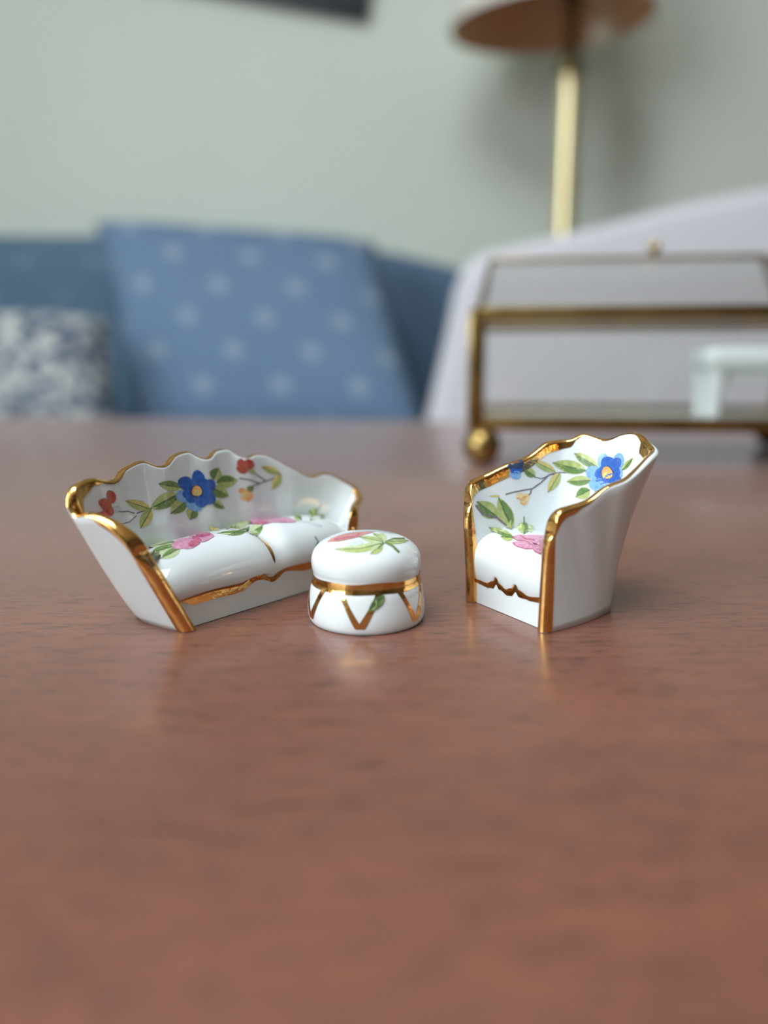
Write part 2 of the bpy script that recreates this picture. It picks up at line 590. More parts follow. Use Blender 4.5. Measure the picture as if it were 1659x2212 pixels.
# ---- the sofa
SOFA_T = [(-27.0, .4, 15.6), (-27.6, .8, 17.0), (-28.2, 1.8, 18.4), (-28.9, 3.4, 19.8), (-29.6, 5.4, 20.9), (-30.4, 7.8, 21.4), (-31.1, 10.5, 21.0), (-31.5, 12.0, 22.8),
          (-30.1, 13.5, 25.3), (-25.9, 15.0, 26.2), (-21.3, 15.9, 25.3), (-17.6, 17.6, 27.0), (-13.0, 18.6, 27.8), (-9.0, 18.1, 26.5), (-5.3, 19.4, 28.2), (-1.2, 19.9, 28.5),
          (2.1, 18.9, 26.9), (5.2, 19.9, 28.1), (9.3, 20.0, 28.1), (12.3, 18.5, 26.2), (15.2, 18.8, 26.6), (19.3, 18.3, 25.9), (24.2, 16.4, 23.0), (28.6, 15.2, 20.6), (33.0, 14.1, 21.1),
          (37.0, 12.1, 19.2), (39.3, 9.0, 17.3), (36.9, 5.5, 15.8), (33.6, 3.2, 15.2), (31.4, 1.9, 14.7), (30.3, 1.0, 13.9), (29.7, .5, 12.7), (29.3, .4, 11.4)]
SOFA_B = [(-18.8, 0), (-19.6, 5), (-19.6, 11), (-16.5, 15.6), (-8, 16.6), (4, 16.8), (16, 16.6), (23.5, 15.6), (26.2, 11), (25.8, 5), (25, 0)]
sofa = empty('miniature_sofa', (-.0243, .1444, TZ + .0001), .88)
tag(sofa, 'white porcelain miniature sofa with gilt scalloped back and painted blue flower', 'figurine', 'porcelain doll-house furniture')
sofa_shell = Shell(SOFA_T, SOFA_B, 3.1, 1.7, lambda x: 1.0 - .22 * math.sin(math.pi * x))
sofa_body, sofa_trim = build_shell(
    sofa_shell, sofa,
    [(-1, .02), (3, .03), (5.6, .02), (6.4, .07), (7.6, .10), (8.3, .06), (9.0, .02), (10, -.05), (11, -.2), (19, -.3), (23, -.2), (26, -.1), (28, .02), (33, .04)],
    [(-1, .05), (4, .04), (5.5, -.1), (7, -.1), (9, .03), (20, .03), (25, .08), (33, .06)], (.3, .3))
SEAT_PATH = [(0.0, 5.4), (-1.3, 6.6), (-1.5, 9.0), (-.4, 11.6), (2.0, 13.6), (5.5, 14.7), (9.5, 14.3), (14, 12.6), (18.5, 10.2)]
SB = [(-19, 5.3), (-11, 5.6), (-4.6, 5.3), (0.0, 6.7), (3.6, 4.9), (7.6, 7.0), (13, 6.1), (19, 6.0), (27, 5.4)]
sofa_seat = Seat(-17.6, 23.8, -.47, .25, SEAT_PATH, SB, 3.9, 2, .5, .002)
sofa_cush = build_seat(sofa_seat, sofa, None)
g = MB()


def band_q(st, tab):
    def f(x):
        wd = lerp_list(tab, x)
        return frange(.30 - .072 * wd, .30 + .030 * wd, 11)
    return f


g.add(*grid(sofa_seat.pt, frange(-.93, .97, 161), band_q(sofa_seat, [(-.93, .1), (-.8, 1.1), (-.45, 1.2), (-.1, .9), (.0, .6), (.15, .9), (.8, 1.2), (1, .8)]), .08, flip=False))
g.build('gold_band', M['gold'], sofa, True, 0)
g = MB()


def crease(w, k):
    # k -1..1 across the painted line between the two cushions
    c = .06 + .01 * math.sin(w * 9)
    wd = .022 * math.sin(math.pi * max(0, min(1, (w - .46) / .26))) ** .7 + .001
    return sofa_seat.pt(c + k * wd, w)


g.add(*grid(crease, frange(.465, .715, 40), frange(-1, 1, 7), .08, flip=True))
g.build('gold_crease_line', M['gold'], sofa, True, 0)

# ---- the armchair
CHAIR_T = [(-13.2, -.2, 19.8), (-13.4, -.05, 21.2), (-13.7, .5, 22.4), (-14.0, 1.6, 23.3), (-13.5, 4.6, 24.4), (-11.6, 9.0, 26.5), (-10.6, 13.0, 27.8), (-9.8, 17.0, 30.3), (-8.9, 20.0, 30.8), (-7.6, 22.0, 31.0),
           (-5.5, 24.2, 32.1), (-1.1, 26.0, 31.3), (2.8, 27.0, 32.6), (6.8, 26.5, 33.0), (10.1, 25.6, 31.7), (13.6, 23.5, 30.6), (15.3, 19.5, 29.5), (15.5, 14.0, 26.5),
           (14.3, 10.0, 25.0), (13.5, 6.5, 22.8), (12.7, 3.2, 21.8), (12.6, 1.5, 21.4), (12.5, .5, 20.7), (12.4, -.05, 19.6), (12.2, -.2, 18.2)]
CHAIR_B = [(-11.6, 0), (-11.4, 5), (-10.8, 10), (-9.8, 15), (-7.8, 19.5), (-3.5, 21.6), (0, 21.8), (3.5, 21.6), (7.8, 19.8), (9.8, 15), (10.9, 10), (11.4, 5), (11.6, 0)]
chair = empty('miniature_armchair', (.02305, .1391, TZ + .0001), -1.02)
tag(chair, 'white porcelain miniature armchair with tall gilt scalloped back, at the right of the ottoman', 'figurine', 'porcelain doll-house furniture')
chair_shell = Shell(CHAIR_T, CHAIR_B, 2.3, 1.6, lambda x: 1.55)
chair_body, chair_trim = build_shell(
    chair_shell, chair,
    sh_([(-1, .05), (1, .05), (2, .06), (4, .07), (6, .05), (8, .03), (9.5, -.15), (12, -.2), (13, .05), (14.5, .07), (16, .03), (18, .02), (22, .03)], 1),
    sh_([(-1, .03), (3, .0), (9, .03), (12.5, .0), (13.5, -.5), (15, -.45), (16.5, -.2), (19, .03), (22, .06)], 1), (.4, .3))
CH_PATH = [(0.0, 5.4), (-.35, 6.6), (-.45, 9.0), (.1, 11.0), (1.7, 12.7), (5, 13.8), (9, 14.2), (14, 13.5), (19, 12), (22, 10.5)]
CB = [(-12, 5.2), (-9, 4.6), (-6.2, 4.5), (-4.4, 5.2), (-3.4, 6.5), (-2.5, 5.3), (-.4, 4.6), (1.0, 5.1), (2.2, 6.4), (3.1, 5.4), (5.8, 5.0), (9, 5.5), (12, 5.8)]
chair_seat = Seat(-10.5, 10.5, -.06, .02, CH_PATH, CB, -.6, 1, .3, .0055)
chair_cush = build_seat(chair_seat, chair, None)
g = MB()
g.add(*grid(chair_seat.pt, frange(-.95, .97, 161), band_q(chair_seat, [(-1, .4), (-.6, .55), (-.35, .9), (-.1, .6), (.1, .9), (.35, .8), (.5, .5), (1, .7)]), .08, flip=False))
g.build('gold_band', M['gold'], chair, True, 0)

# ---- the ottoman
ott = empty('miniature_ottoman', (-.0033, .1385, TZ + .0001), 0)
tag(ott, 'small round white porcelain miniature ottoman with gold zigzag band between sofa and armchair', 'figurine', 'porcelain doll-house furniture')
OP = [(0, 0.2), (9.6, 0.2), (10.3, .05), (10.75, .5), (10.95, 1.6), (10.95, 3.0), (10.75, 4.8), (10.45, 6.4), (10.1, 7.4), (9.95, 8.0), (9.95, 8.8), (10.0, 9.3), (10.15, 10.0), (10.2, 11.2),
      (9.95, 12.4), (9.3, 13.5), (8.1, 14.5), (6.3, 15.3), (4.2, 15.8), (2.0, 16.05), (0.001, 16.1)]


def ott_prof(z):
    P = OP[2:]
    for (r0, z0), (r1, z1) in zip(P, P[1:]):
        if z <= z1: return r0 + (r1 - r0) * (z - z0) / (z1 - z0)
    return 0


def lathe_smooth(prof, sub=4):
    P = [Vector((r, z, 0)) for r, z in prof]
    return [(max(1e-6, p.x), p.y) for p in (catmull(P, t) for t in frange(0, len(P) - 1, (len(P) - 1) * sub + 1))]


b = MB(); b.lathe([(r * .001, z * .001) for r, z in lathe_smooth(OP)], 96)
ott_body = b.build('body', M['porcelain'], ott, True, 60)


OTT_PR = lathe_smooth(OP, 8)


def ott_r(z):
    best = None
    for (r0, z0), (r1, z1) in zip(OTT_PR[24:], OTT_PR[25:]):
        if z0 <= z <= z1: return r0 + (r1 - r0) * (z - z0) / (z1 - z0 + 1e-9)
    return ott_prof(z)


def ott_pt(a, z):
    t = math.radians(a - 90)
    r = ott_r(z)
    return Vector((r * math.cos(t), r * math.sin(t), z))


g = MB()
vs, fs = [], []
NA = 144
for i in range(NA):
    a = 360 * i / NA
    wob = .18 * math.sin(math.radians(a * 3 + 40)) + .1 * math.sin(math.radians(a * 7))
    step = .45 if -36 < ((a + 180) % 360 - 180) + 0 < -25 else 0
    for z in frange(7.15 + wob * .4, 9.0 + wob, 7):
        p = ott_pt(a, z); d = Vector((p.x, p.y, 0)).normalized()
        vs.append((p + d * .09) * .001)
for i in range(NA):
    for j in range(6):
        k = (i + 1) % NA
        fs.append((i * 7 + j, k * 7 + j, k * 7 + j + 1, i * 7 + j + 1))
g.add(vs, fs)
g.build('gold_band', M['gold'], ott, True, 0)


def ott_stroke(a0, z0, a1, z1, wd):
    vs, fs = [], []
    for i, k in enumerate(frange(0, 1, 15)):
        a = a0 + (a1 - a0) * k; z = z0 + (z1 - z0) * k
        w = wd * (1 - .15 * math.sin(k * 5))
        for d in frange(-w, w, 5):
            p = ott_pt(a + d, z); n = Vector((p.x, p.y, 0)).normalized()
            vs.append((p + n * .08) * .001)
    for i in range(14):
        for j in range(4):
            fs.append((i * 5 + j, (i * 5 + j + 1), (i + 1) * 5 + j + 1, (i + 1) * 5 + j))
    return vs, fs


for k in range(6):
    c = -5 + 60 * k
    g = MB()
    g.add(*ott_stroke(c - 19, 7.4, c - .6, 1.2, 3.1))
    g.add(*ott_stroke(c + 19, 7.4, c + .6, 1.2, 3.5))
    g.build('gold_chevron', M['gold'], ott, True, 0)

# ---- painted decoration on the glaze (flat overglaze colours lying on the porcelain, local 1/100 mm)
for _n, _a, _b in (('paint_blue', (.022, .085, .38), (.045, .15, .50)), ('paint_sky', (.14, .33, .68), (.26, .46, .78)), ('paint_navy', (.02, .03, .08), (.05, .07, .15)),
                   ('paint_pink', (.47, .19, .31), (.62, .33, .45)), ('paint_rose', (.36, .05, .12), (.52, .17, .26)), ('paint_yellow', (.55, .47, .13), (.70, .60, .24)),
                   ('paint_stem', (.13, .10, .11), (.25, .20, .21)), ('paint_olive', (.055, .10, .04), (.10, .16, .07)), ('paint_pale', (.40, .50, .26), (.55, .62, .38)), ('paint_teal', (.02, .16, .16), (.05, .25, .24)),
                   ('paint_coral', (.46, .17, .15), (.58, .27, .23)), ('paint_haze', (.50, .58, .62), (.62, .68, .70)), ('paint_gold_dot', (.75, .55, .25), (.85, .70, .40))):
    M[_n] = noise_col(mat(_n.replace('paint_', '') + '_enamel', _a, .12), _a, _b, 1400, lo=.3, hi=.7, detail=3)


def surface_tree(objs):
    vs, fs = [], []
    for o in objs:
        n = len(vs)
        vs += [v.co.copy() for v in o.data.vertices]
        fs += [tuple(i + n for i in p.vertices) for p in o.data.polygons]
    return BVHTree.FromPolygons(vs, fs)


def decal(name, m, parent, tree, layer, flat):
    """flat: x,y,z triples of an outline on the surface in 1/100 mm"""
    P = [Vector(flat[i:i + 3]) * 1e-5 for i in range(0, len(flat), 3)]
    c = sum(P, Vector()) / len(P)
    n = len(P)
    rings = [P] + [[c.lerp(p, k) for p in P] for k in (.66, .33)] + [[c]]
    ctr_n = tree.find_nearest(c)[1]
    vs = []
    for ring in rings:
        for p in ring:
            loc, nn, _, _ = tree.find_nearest(p)
            if loc is None: loc, nn = p, Vector((0, 0, 1))
            if nn.dot(ctr_n) < 0: nn = -nn
            vs.append(loc + nn * (4e-5 + 1.2e-5 * layer))
    fs = []
    for r in range(2):
        for i in range(n):
            j = (i + 1) % n
            fs.append((r * n + i, r * n + j, (r + 1) * n + j, (r + 1) * n + i))
    for i in range(n):
        fs.append((2 * n + i, 2 * n + (i + 1) % n, 3 * n))
    return mesh_obj(name, vs, fs, M[m], parent)


def decal_strip(name, m, parent, tree, layer, flat):
    """flat: left and right edge points in turn of a painted line"""
    P = [Vector(flat[i:i + 3]) * 1e-5 for i in range(0, len(flat), 3)]
    vs = []
    cn = tree.find_nearest(P[len(P) // 2])[1]
    for p in P:
        loc, nn, _, _ = tree.find_nearest(p)
        if nn.dot(cn) < 0: nn = -nn
        vs.append(loc + nn * (4e-5 + 1.2e-5 * layer))
    fs = [(i, i + 1, i + 3, i + 2) for i in range(0, len(P) - 2, 2)]
    return mesh_obj(name, vs, fs, M[m], parent)


sofa_tree = surface_tree((sofa_body, sofa_cush))
chair_tree = surface_tree((chair_body, chair_cush))
ott_tree = surface_tree((ott_body,))  # outlines below drawn in image pixels, raycast offline from the camera onto the meshes
lf = decal('painted_leaf', 'paint_light', sofa, sofa_tree, 1, (-466,1730,2237,-519,1725,2317,-590,1707,2366,-669,1681,2401,-751,1656,2423,-829,1638,2433,-903,1630,2432,-973,1631,2421,-1042,1638,2395,-998,1630,2337,-947,1623,2293,-890,1622,2255,-826,1628,2226,-752,1642,2206,-667,1667,2196,-571,1700,2200))
decal('leaf_dark_half', 'paint_green', lf, sofa_tree, 2, (-521,1724,2311,-594,1704,2357,-673,1678,2391,-755,1654,2414,-832,1637,2424,-906,1630,2425,-975,1631,2416,-985,1630,2381,-926,1627,2362,-864,1627,2335,-796,1637,2311,-715,1658,2297,-627,1687,2283,-544,1713,2260,-466,1730,2237))
decal_strip('leaf_vein', 'paint_olive', lf, sofa_tree, 3, (-464,1731,2243,-469,1729,2231,-502,1724,2253,-507,1722,2241,-542,1714,2264,-547,1711,2252,-583,1701,2275,-589,1699,2263,-626,1688,2287,-631,1685,2275,-668,1674,2298,-673,1671,2286,-709,1661,2310,-714,1658,2298,-749,1650,2320,-754,1648,2309,-788,1640,2331,-792,1638,2319,-824,1634,2341,-828,1633,2329,-859,1629,2351,-863,1628,2339,-892,1627,2360,-896,1627,2347,-924,1627,2368,-927,1626,2356,-954,1628,2377,-958,1627,2365,-984,1631,2385,-987,1630,2373,-1013,1633,2393,-1016,1633,2381,-1041,1638,2401,-1044,1638,2389))
lf = decal('painted_leaf', 'paint_light', sofa, sofa_tree, 1, (-572,1692,2120,-729,1647,2189,-845,1624,2208,-938,1619,2203,-1014,1625,2178,-1080,1634,2137,-1140,1641,2084,-1198,1643,2020,-1253,1636,1940,-1149,1632,1905,-1060,1619,1891,-974,1608,1888,-888,1605,1897,-802,1614,1920,-715,1635,1958,-631,1665,2015))
decal('leaf_dark_half', 'paint_green', lf, sofa_tree, 2, (-636,1664,2024,-721,1634,1970,-809,1614,1934,-895,1606,1912,-980,1609,1901,-1064,1620,1900,-1151,1633,1910,-1177,1639,1971,-1104,1631,1997,-1027,1620,2012,-950,1613,2032,-874,1614,2066,-790,1626,2100,-687,1654,2115,-572,1692,2120))
decal_strip('leaf_vein', 'paint_olive', lf, sofa_tree, 3, (-577,1691,2129,-567,1693,2111,-632,1673,2120,-622,1675,2102,-686,1654,2112,-676,1656,2094,-737,1639,2102,-728,1640,2085,-787,1626,2093,-777,1627,2075,-833,1619,2082,-824,1619,2065,-876,1614,2071,-868,1614,2054,-917,1612,2059,-909,1612,2042,-956,1614,2047,-949,1613,2030,-995,1616,2035,-987,1615,2018,-1031,1621,2022,-1024,1619,2005,-1068,1626,2009,-1061,1624,1992,-1104,1631,1996,-1097,1629,1979,-1140,1636,1983,-1133,1634,1967,-1177,1639,1971,-1170,1637,1954,-1216,1639,1959,-1209,1638,1942,-1257,1636,1948,-1249,1635,1931))
lf = decal('painted_leaf', 'paint_light', sofa, sofa_tree, 1, (-339,1726,1975,-456,1713,2015,-546,1692,2020,-627,1666,2011,-693,1644,1988,-745,1628,1952,-785,1616,1904,-815,1609,1847,-831,1602,1775,-734,1618,1753,-641,1641,1745,-555,1666,1745,-481,1685,1757,-422,1697,1784,-375,1708,1825,-342,1717,1882))
decal('leaf_dark_half', 'paint_green', lf, sofa_tree, 2, (-348,1717,1889,-383,1707,1834,-431,1697,1795,-491,1684,1769,-565,1664,1755,-649,1640,1753,-738,1617,1758,-781,1611,1808,-722,1625,1833,-650,1646,1848,-580,1669,1867,-523,1688,1900,-469,1703,1935,-406,1715,1958,-339,1726,1975))
decal_strip('leaf_vein', 'paint_olive', lf, sofa_tree, 3, (-345,1726,1982,-333,1727,1968,-375,1721,1969,-363,1721,1955,-404,1716,1955,-393,1716,1942,-434,1710,1942,-422,1710,1928,-464,1704,1929,-452,1704,1915,-495,1696,1916,-483,1698,1902,-526,1688,1904,-514,1690,1890,-559,1678,1892,-546,1680,1878,-592,1667,1880,-579,1669,1866,-625,1656,1868,-612,1659,1854,-658,1645,1856,-645,1648,1842,-690,1635,1844,-677,1637,1830,-721,1626,1832,-709,1628,1818,-751,1618,1820,-739,1620,1806,-781,1611,1807,-769,1612,1794,-809,1606,1795,-798,1607,1781,-837,1602,1782,-826,1603,1768))
lf = decal('painted_leaf', 'paint_light', sofa, sofa_tree, 1, (-179,1724,1788,-282,1717,1797,-339,1709,1787,-375,1702,1767,-394,1697,1741,-396,1694,1707,-384,1692,1667,-360,1691,1621,-315,1691,1567,-238,1699,1567,-180,1703,1577,-136,1707,1593,-106,1709,1614,-90,1712,1643,-92,1715,1679,-113,1719,1724))
decal('leaf_dark_half', 'paint_green', lf, sofa_tree, 2, (-121,1720,1727,-104,1716,1684,-104,1712,1649,-119,1710,1621,-149,1707,1598,-190,1703,1582,-244,1698,1570,-307,1695,1598,-291,1699,1626,-263,1704,1649,-240,1709,1674,-234,1712,1706,-229,1716,1739,-208,1720,1765,-179,1724,1788))
decal_strip('leaf_vein', 'paint_olive', lf, sofa_tree, 3, (-188,1724,1792,-171,1724,1784,-197,1722,1778,-179,1722,1770,-205,1720,1764,-188,1720,1756,-213,1718,1750,-196,1719,1742,-222,1716,1736,-204,1717,1728,-230,1714,1722,-213,1715,1715,-239,1712,1708,-221,1713,1701,-247,1710,1694,-230,1711,1687,-256,1708,1681,-238,1709,1673,-264,1706,1667,-247,1707,1659,-273,1704,1653,-255,1705,1645,-281,1702,1639,-264,1702,1632,-290,1699,1626,-272,1700,1618,-298,1697,1612,-281,1698,1604,-307,1695,1598,-289,1696,1590,-316,1693,1584,-298,1694,1577,-324,1690,1571,-307,1691,1563))
lf = decal('painted_leaf', 'paint_light', sofa, sofa_tree, 1, (240,1670,1883,245,1666,1822,267,1663,1780,299,1662,1747,340,1664,1720,391,1670,1699,451,1682,1682,519,1697,1670,594,1712,1666,579,1716,1717,553,1715,1761,520,1711,1800,480,1704,1834,432,1694,1861,376,1683,1882,314,1673,1892))
decal('leaf_dark_half', 'paint_green', lf, sofa_tree, 2, (248,1666,1826,272,1663,1786,305,1663,1753,347,1665,1726,397,1672,1704,456,1684,1686,522,1698,1672,548,1707,1692,502,1699,1722,462,1692,1755,418,1684,1786,367,1675,1809,317,1669,1830,277,1669,1856,240,1670,1883))
decal_strip('leaf_vein', 'paint_olive', lf, sofa_tree, 3, (237,1670,1879,243,1670,1886,255,1668,1867,262,1669,1874,275,1668,1854,282,1669,1861,295,1669,1841,302,1670,1848,315,1669,1828,322,1670,1835,336,1670,1815,344,1672,1822,358,1673,1801,366,1675,1808,380,1676,1788,388,1678,1795,403,1679,1774,411,1682,1781,426,1683,1760,435,1686,1767,450,1688,1746,459,1691,1753,474,1693,1732,483,1696,1739,498,1698,1718,507,1700,1725,521,1702,1704,530,1705,1711,545,1706,1690,553,1708,1697,568,1709,1676,576,1711,1683,590,1712,1662,598,1713,1669))
lf = decal('painted_leaf', 'paint_light', sofa, sofa_tree, 1, (269,1689,2151,266,1682,2057,294,1680,1998,337,1681,1953,396,1691,1921,472,1709,1899,559,1730,1886,646,1741,1886,743,1749,1901,730,1756,1978,704,1761,2039,669,1764,2091,624,1764,2132,566,1760,2162,488,1742,2180,388,1712,2184))
decal('leaf_dark_half', 'paint_green', lf, sofa_tree, 2, (272,1683,2064,302,1681,2007,347,1684,1964,407,1694,1932,483,1713,1908,567,1732,1894,650,1742,1890,686,1749,1929,633,1748,1962,587,1747,2004,532,1740,2040,458,1721,2065,381,1701,2088,321,1691,2119,269,1689,2151))
decal_strip('leaf_vein', 'paint_olive', lf, sofa_tree, 3, (263,1688,2145,274,1689,2158,290,1689,2130,301,1690,2143,317,1690,2115,330,1694,2128,347,1695,2099,360,1699,2112,377,1700,2084,391,1705,2096,409,1707,2068,423,1712,2080,441,1715,2051,456,1720,2064,474,1723,2035,489,1729,2047,507,1731,2018,522,1736,2031,539,1737,2002,553,1742,2015,570,1742,1986,583,1746,1999,599,1745,1971,612,1748,1984,627,1746,1955,639,1749,1969,655,1747,1940,667,1750,1953,682,1748,1925,695,1750,1938,710,1748,1910,722,1750,1923,737,1748,1894,749,1750,1908))
lf = decal('painted_leaf', 'paint_light', sofa, sofa_tree, 1, (403,1721,2246,494,1741,2159,579,1757,2116,656,1763,2094,732,1768,2089,806,1772,2099,879,1774,2122,948,1772,2158,1006,1758,2216,947,1781,2272,880,1791,2312,809,1796,2340,735,1795,2357,660,1790,2360,583,1781,2346,497,1759,2316))
decal('leaf_dark_half', 'paint_green', lf, sofa_tree, 2, (497,1758,2308,583,1780,2335,660,1789,2346,735,1794,2344,808,1794,2328,880,1790,2302,947,1781,2266,947,1776,2207,879,1782,2208,808,1784,2221,734,1782,2229,658,1776,2223,581,1768,2216,495,1749,2227,403,1721,2246))
decal_strip('leaf_vein', 'paint_olive', lf, sofa_tree, 3, (403,1721,2238,403,1722,2254,449,1735,2234,449,1737,2250,495,1749,2230,496,1751,2246,540,1761,2226,540,1763,2242,581,1768,2223,581,1770,2239,620,1773,2221,620,1774,2237,658,1776,2219,658,1777,2235,696,1779,2217,696,1780,2233,733,1781,2215,734,1782,2231,771,1782,2213,771,1784,2230,807,1783,2212,808,1785,2228,844,1783,2210,844,1784,2226,879,1782,2209,879,1783,2225,914,1780,2208,914,1781,2224,947,1776,2207,947,1777,2223,978,1769,2207,978,1770,2223,1006,1758,2207,1006,1759,2224))
lf = decal('painted_leaf', 'paint_light', sofa, sofa_tree, 1, (316,1705,2312,452,1741,2290,533,1767,2293,581,1777,2310,606,1783,2338,614,1787,2375,607,1791,2418,586,1794,2468,542,1793,2529,433,1759,2537,349,1731,2533,289,1716,2521,251,1711,2501,229,1707,2473,227,1705,2435,246,1703,2386))
decal('leaf_dark_half', 'paint_green', lf, sofa_tree, 2, (255,1703,2381,240,1705,2428,244,1708,2465,266,1712,2493,304,1718,2514,362,1734,2528,441,1762,2533,526,1786,2496,499,1776,2469,454,1758,2448,416,1742,2425,401,1734,2392,389,1727,2358,356,1716,2333,316,1705,2312))
decal_strip('leaf_vein', 'paint_olive', lf, sofa_tree, 3, (326,1707,2307,305,1703,2317,339,1711,2321,318,1707,2331,352,1715,2335,331,1711,2345,365,1719,2348,344,1715,2358,379,1725,2362,357,1719,2372,394,1730,2375,370,1724,2386,408,1736,2389,385,1730,2399,422,1742,2402,399,1735,2412,438,1749,2416,413,1741,2426,453,1755,2429,428,1748,2439,468,1762,2442,443,1754,2453,483,1769,2456,459,1762,2466,498,1775,2469,474,1768,2480,512,1781,2483,489,1775,2493,526,1786,2497,504,1781,2507,540,1791,2510,518,1786,2520,553,1794,2524,532,1792,2534))
lf = decal('painted_leaf', 'paint_yellow', sofa, sofa_tree, 1, (-1246,1635,1923,-1290,1637,2002,-1351,1632,2056,-1419,1624,2098,-1494,1611,2130,-1575,1593,2154,-1663,1570,2172,-1761,1534,2185,-1871,1484,2189,-1808,1507,2123,-1738,1533,2066,-1665,1557,2016,-1592,1575,1974,-1515,1592,1941,-1433,1608,1918,-1345,1622,1907))
decal('leaf_dark_half', 'paint_light', lf, sofa_tree, 2, (-1342,1623,1912,-1429,1609,1925,-1510,1593,1949,-1587,1577,1982,-1661,1559,2023,-1734,1535,2071,-1806,1508,2126,-1781,1523,2158,-1696,1555,2123,-1620,1576,2084,-1545,1593,2048,-1465,1609,2021,-1386,1622,1995,-1314,1631,1961,-1246,1635,1923))
decal_strip('leaf_vein', 'paint_olive', lf, sofa_tree, 3, (-1243,1636,1928,-1248,1635,1918,-1279,1634,1944,-1284,1632,1934,-1315,1630,1959,-1320,1629,1950,-1352,1626,1975,-1357,1625,1966,-1389,1621,1991,-1394,1620,1982,-1426,1616,2008,-1432,1614,1998,-1464,1609,2024,-1469,1607,2014,-1502,1602,2040,-1507,1600,2031,-1540,1595,2057,-1546,1592,2047,-1578,1586,2073,-1584,1584,2064,-1617,1577,2089,-1623,1575,2080,-1656,1567,2106,-1662,1564,2097,-1696,1555,2123,-1703,1551,2114,-1738,1540,2140,-1745,1536,2131,-1781,1523,2158,-1788,1519,2149,-1825,1504,2176,-1832,1500,2167,-1868,1486,2194,-1875,1483,2185))
lf = decal('painted_leaf', 'paint_yellow', sofa, sofa_tree, 1, (-1236,1636,1922,-1337,1625,1923,-1405,1612,1904,-1458,1599,1874,-1498,1587,1836,-1527,1577,1791,-1544,1569,1739,-1553,1562,1680,-1546,1559,1611,-1459,1579,1618,-1388,1594,1635,-1328,1606,1660,-1279,1615,1691,-1242,1622,1731,-1219,1627,1780,-1212,1631,1840))
decal('leaf_dark_half', 'paint_light', lf, sofa_tree, 2, (-1330,1625,1919,-1395,1613,1898,-1447,1601,1867,-1487,1589,1829,-1517,1579,1784,-1536,1571,1733,-1548,1563,1677,-1508,1571,1651,-1465,1583,1687,-1415,1596,1718,-1371,1606,1753,-1341,1614,1797,-1313,1622,1844,-1276,1630,1883,-1236,1636,1922))
decal_strip('leaf_vein', 'paint_olive', lf, sofa_tree, 3, (-1243,1636,1926,-1230,1636,1917,-1261,1633,1906,-1248,1633,1897,-1280,1629,1886,-1267,1630,1877,-1298,1625,1866,-1285,1626,1857,-1317,1622,1846,-1304,1623,1838,-1336,1617,1827,-1323,1619,1818,-1356,1613,1807,-1342,1614,1798,-1375,1608,1787,-1361,1610,1779,-1394,1603,1768,-1381,1605,1759,-1414,1598,1749,-1400,1600,1740,-1433,1593,1730,-1420,1595,1721,-1453,1587,1710,-1439,1590,1701,-1473,1582,1691,-1459,1584,1682,-1492,1576,1672,-1479,1578,1663,-1512,1570,1654,-1499,1572,1644,-1532,1564,1635,-1519,1566,1626,-1552,1557,1616,-1539,1560,1607))
lf = decal('painted_leaf', 'paint_yellow', sofa, sofa_tree, 1, (2088,1583,2267,2053,1599,2336,2009,1618,2380,1958,1636,2412,1903,1654,2435,1841,1668,2451,1772,1680,2459,1698,1688,2462,1617,1693,2455,1665,1686,2399,1718,1679,2354,1774,1671,2314,1831,1660,2282,1891,1647,2259,1952,1630,2245,2016,1609,2244))
decal('leaf_dark_half', 'paint_light', lf, sofa_tree, 2, (2018,1609,2249,1955,1630,2252,1895,1647,2267,1835,1660,2290,1777,1671,2321,1721,1679,2359,1667,1686,2402,1685,1687,2435,1748,1680,2411,1807,1670,2382,1866,1658,2355,1926,1642,2337,1984,1623,2321,2037,1603,2296,2088,1583,2267))
decal_strip('leaf_vein', 'paint_olive', lf, sofa_tree, 3, (2090,1582,2272,2086,1583,2263,2063,1593,2283,2059,1594,2274,2036,1604,2295,2033,1605,2285,2010,1614,2306,2006,1615,2297,1983,1624,2317,1979,1625,2308,1955,1634,2329,1951,1634,2319,1927,1642,2340,1923,1643,2331,1899,1650,2352,1895,1651,2342,1870,1657,2363,1865,1658,2354,1840,1664,2375,1836,1664,2366,1810,1670,2387,1805,1670,2378,1779,1675,2399,1774,1675,2390,1748,1680,2411,1743,1680,2402,1716,1684,2423,1711,1684,2414,1684,1687,2435,1680,1687,2426,1652,1690,2447,1647,1690,2438,1620,1693,2460,1615,1693,2450))
lf = decal('painted_leaf', 'paint_yellow', sofa, sofa_tree, 1, (2095,1579,2244,2018,1608,2237,1967,1624,2212,1928,1634,2179,1898,1639,2139,1878,1641,2093,1867,1641,2042,1863,1638,1985,1873,1632,1920,1943,1618,1935,1996,1603,1959,2040,1589,1988,2076,1577,2023,2102,1569,2064,2117,1565,2113,2120,1566,2170))
decal('leaf_dark_half', 'paint_light', lf, sofa_tree, 2, (2115,1569,2173,2110,1568,2118,2093,1573,2070,2067,1581,2029,2033,1592,1993,1990,1605,1963,1939,1619,1938,1898,1630,1964,1927,1626,2004,1962,1618,2040,1993,1609,2078,2014,1605,2123,2033,1600,2169,2062,1590,2208,2095,1579,2244))
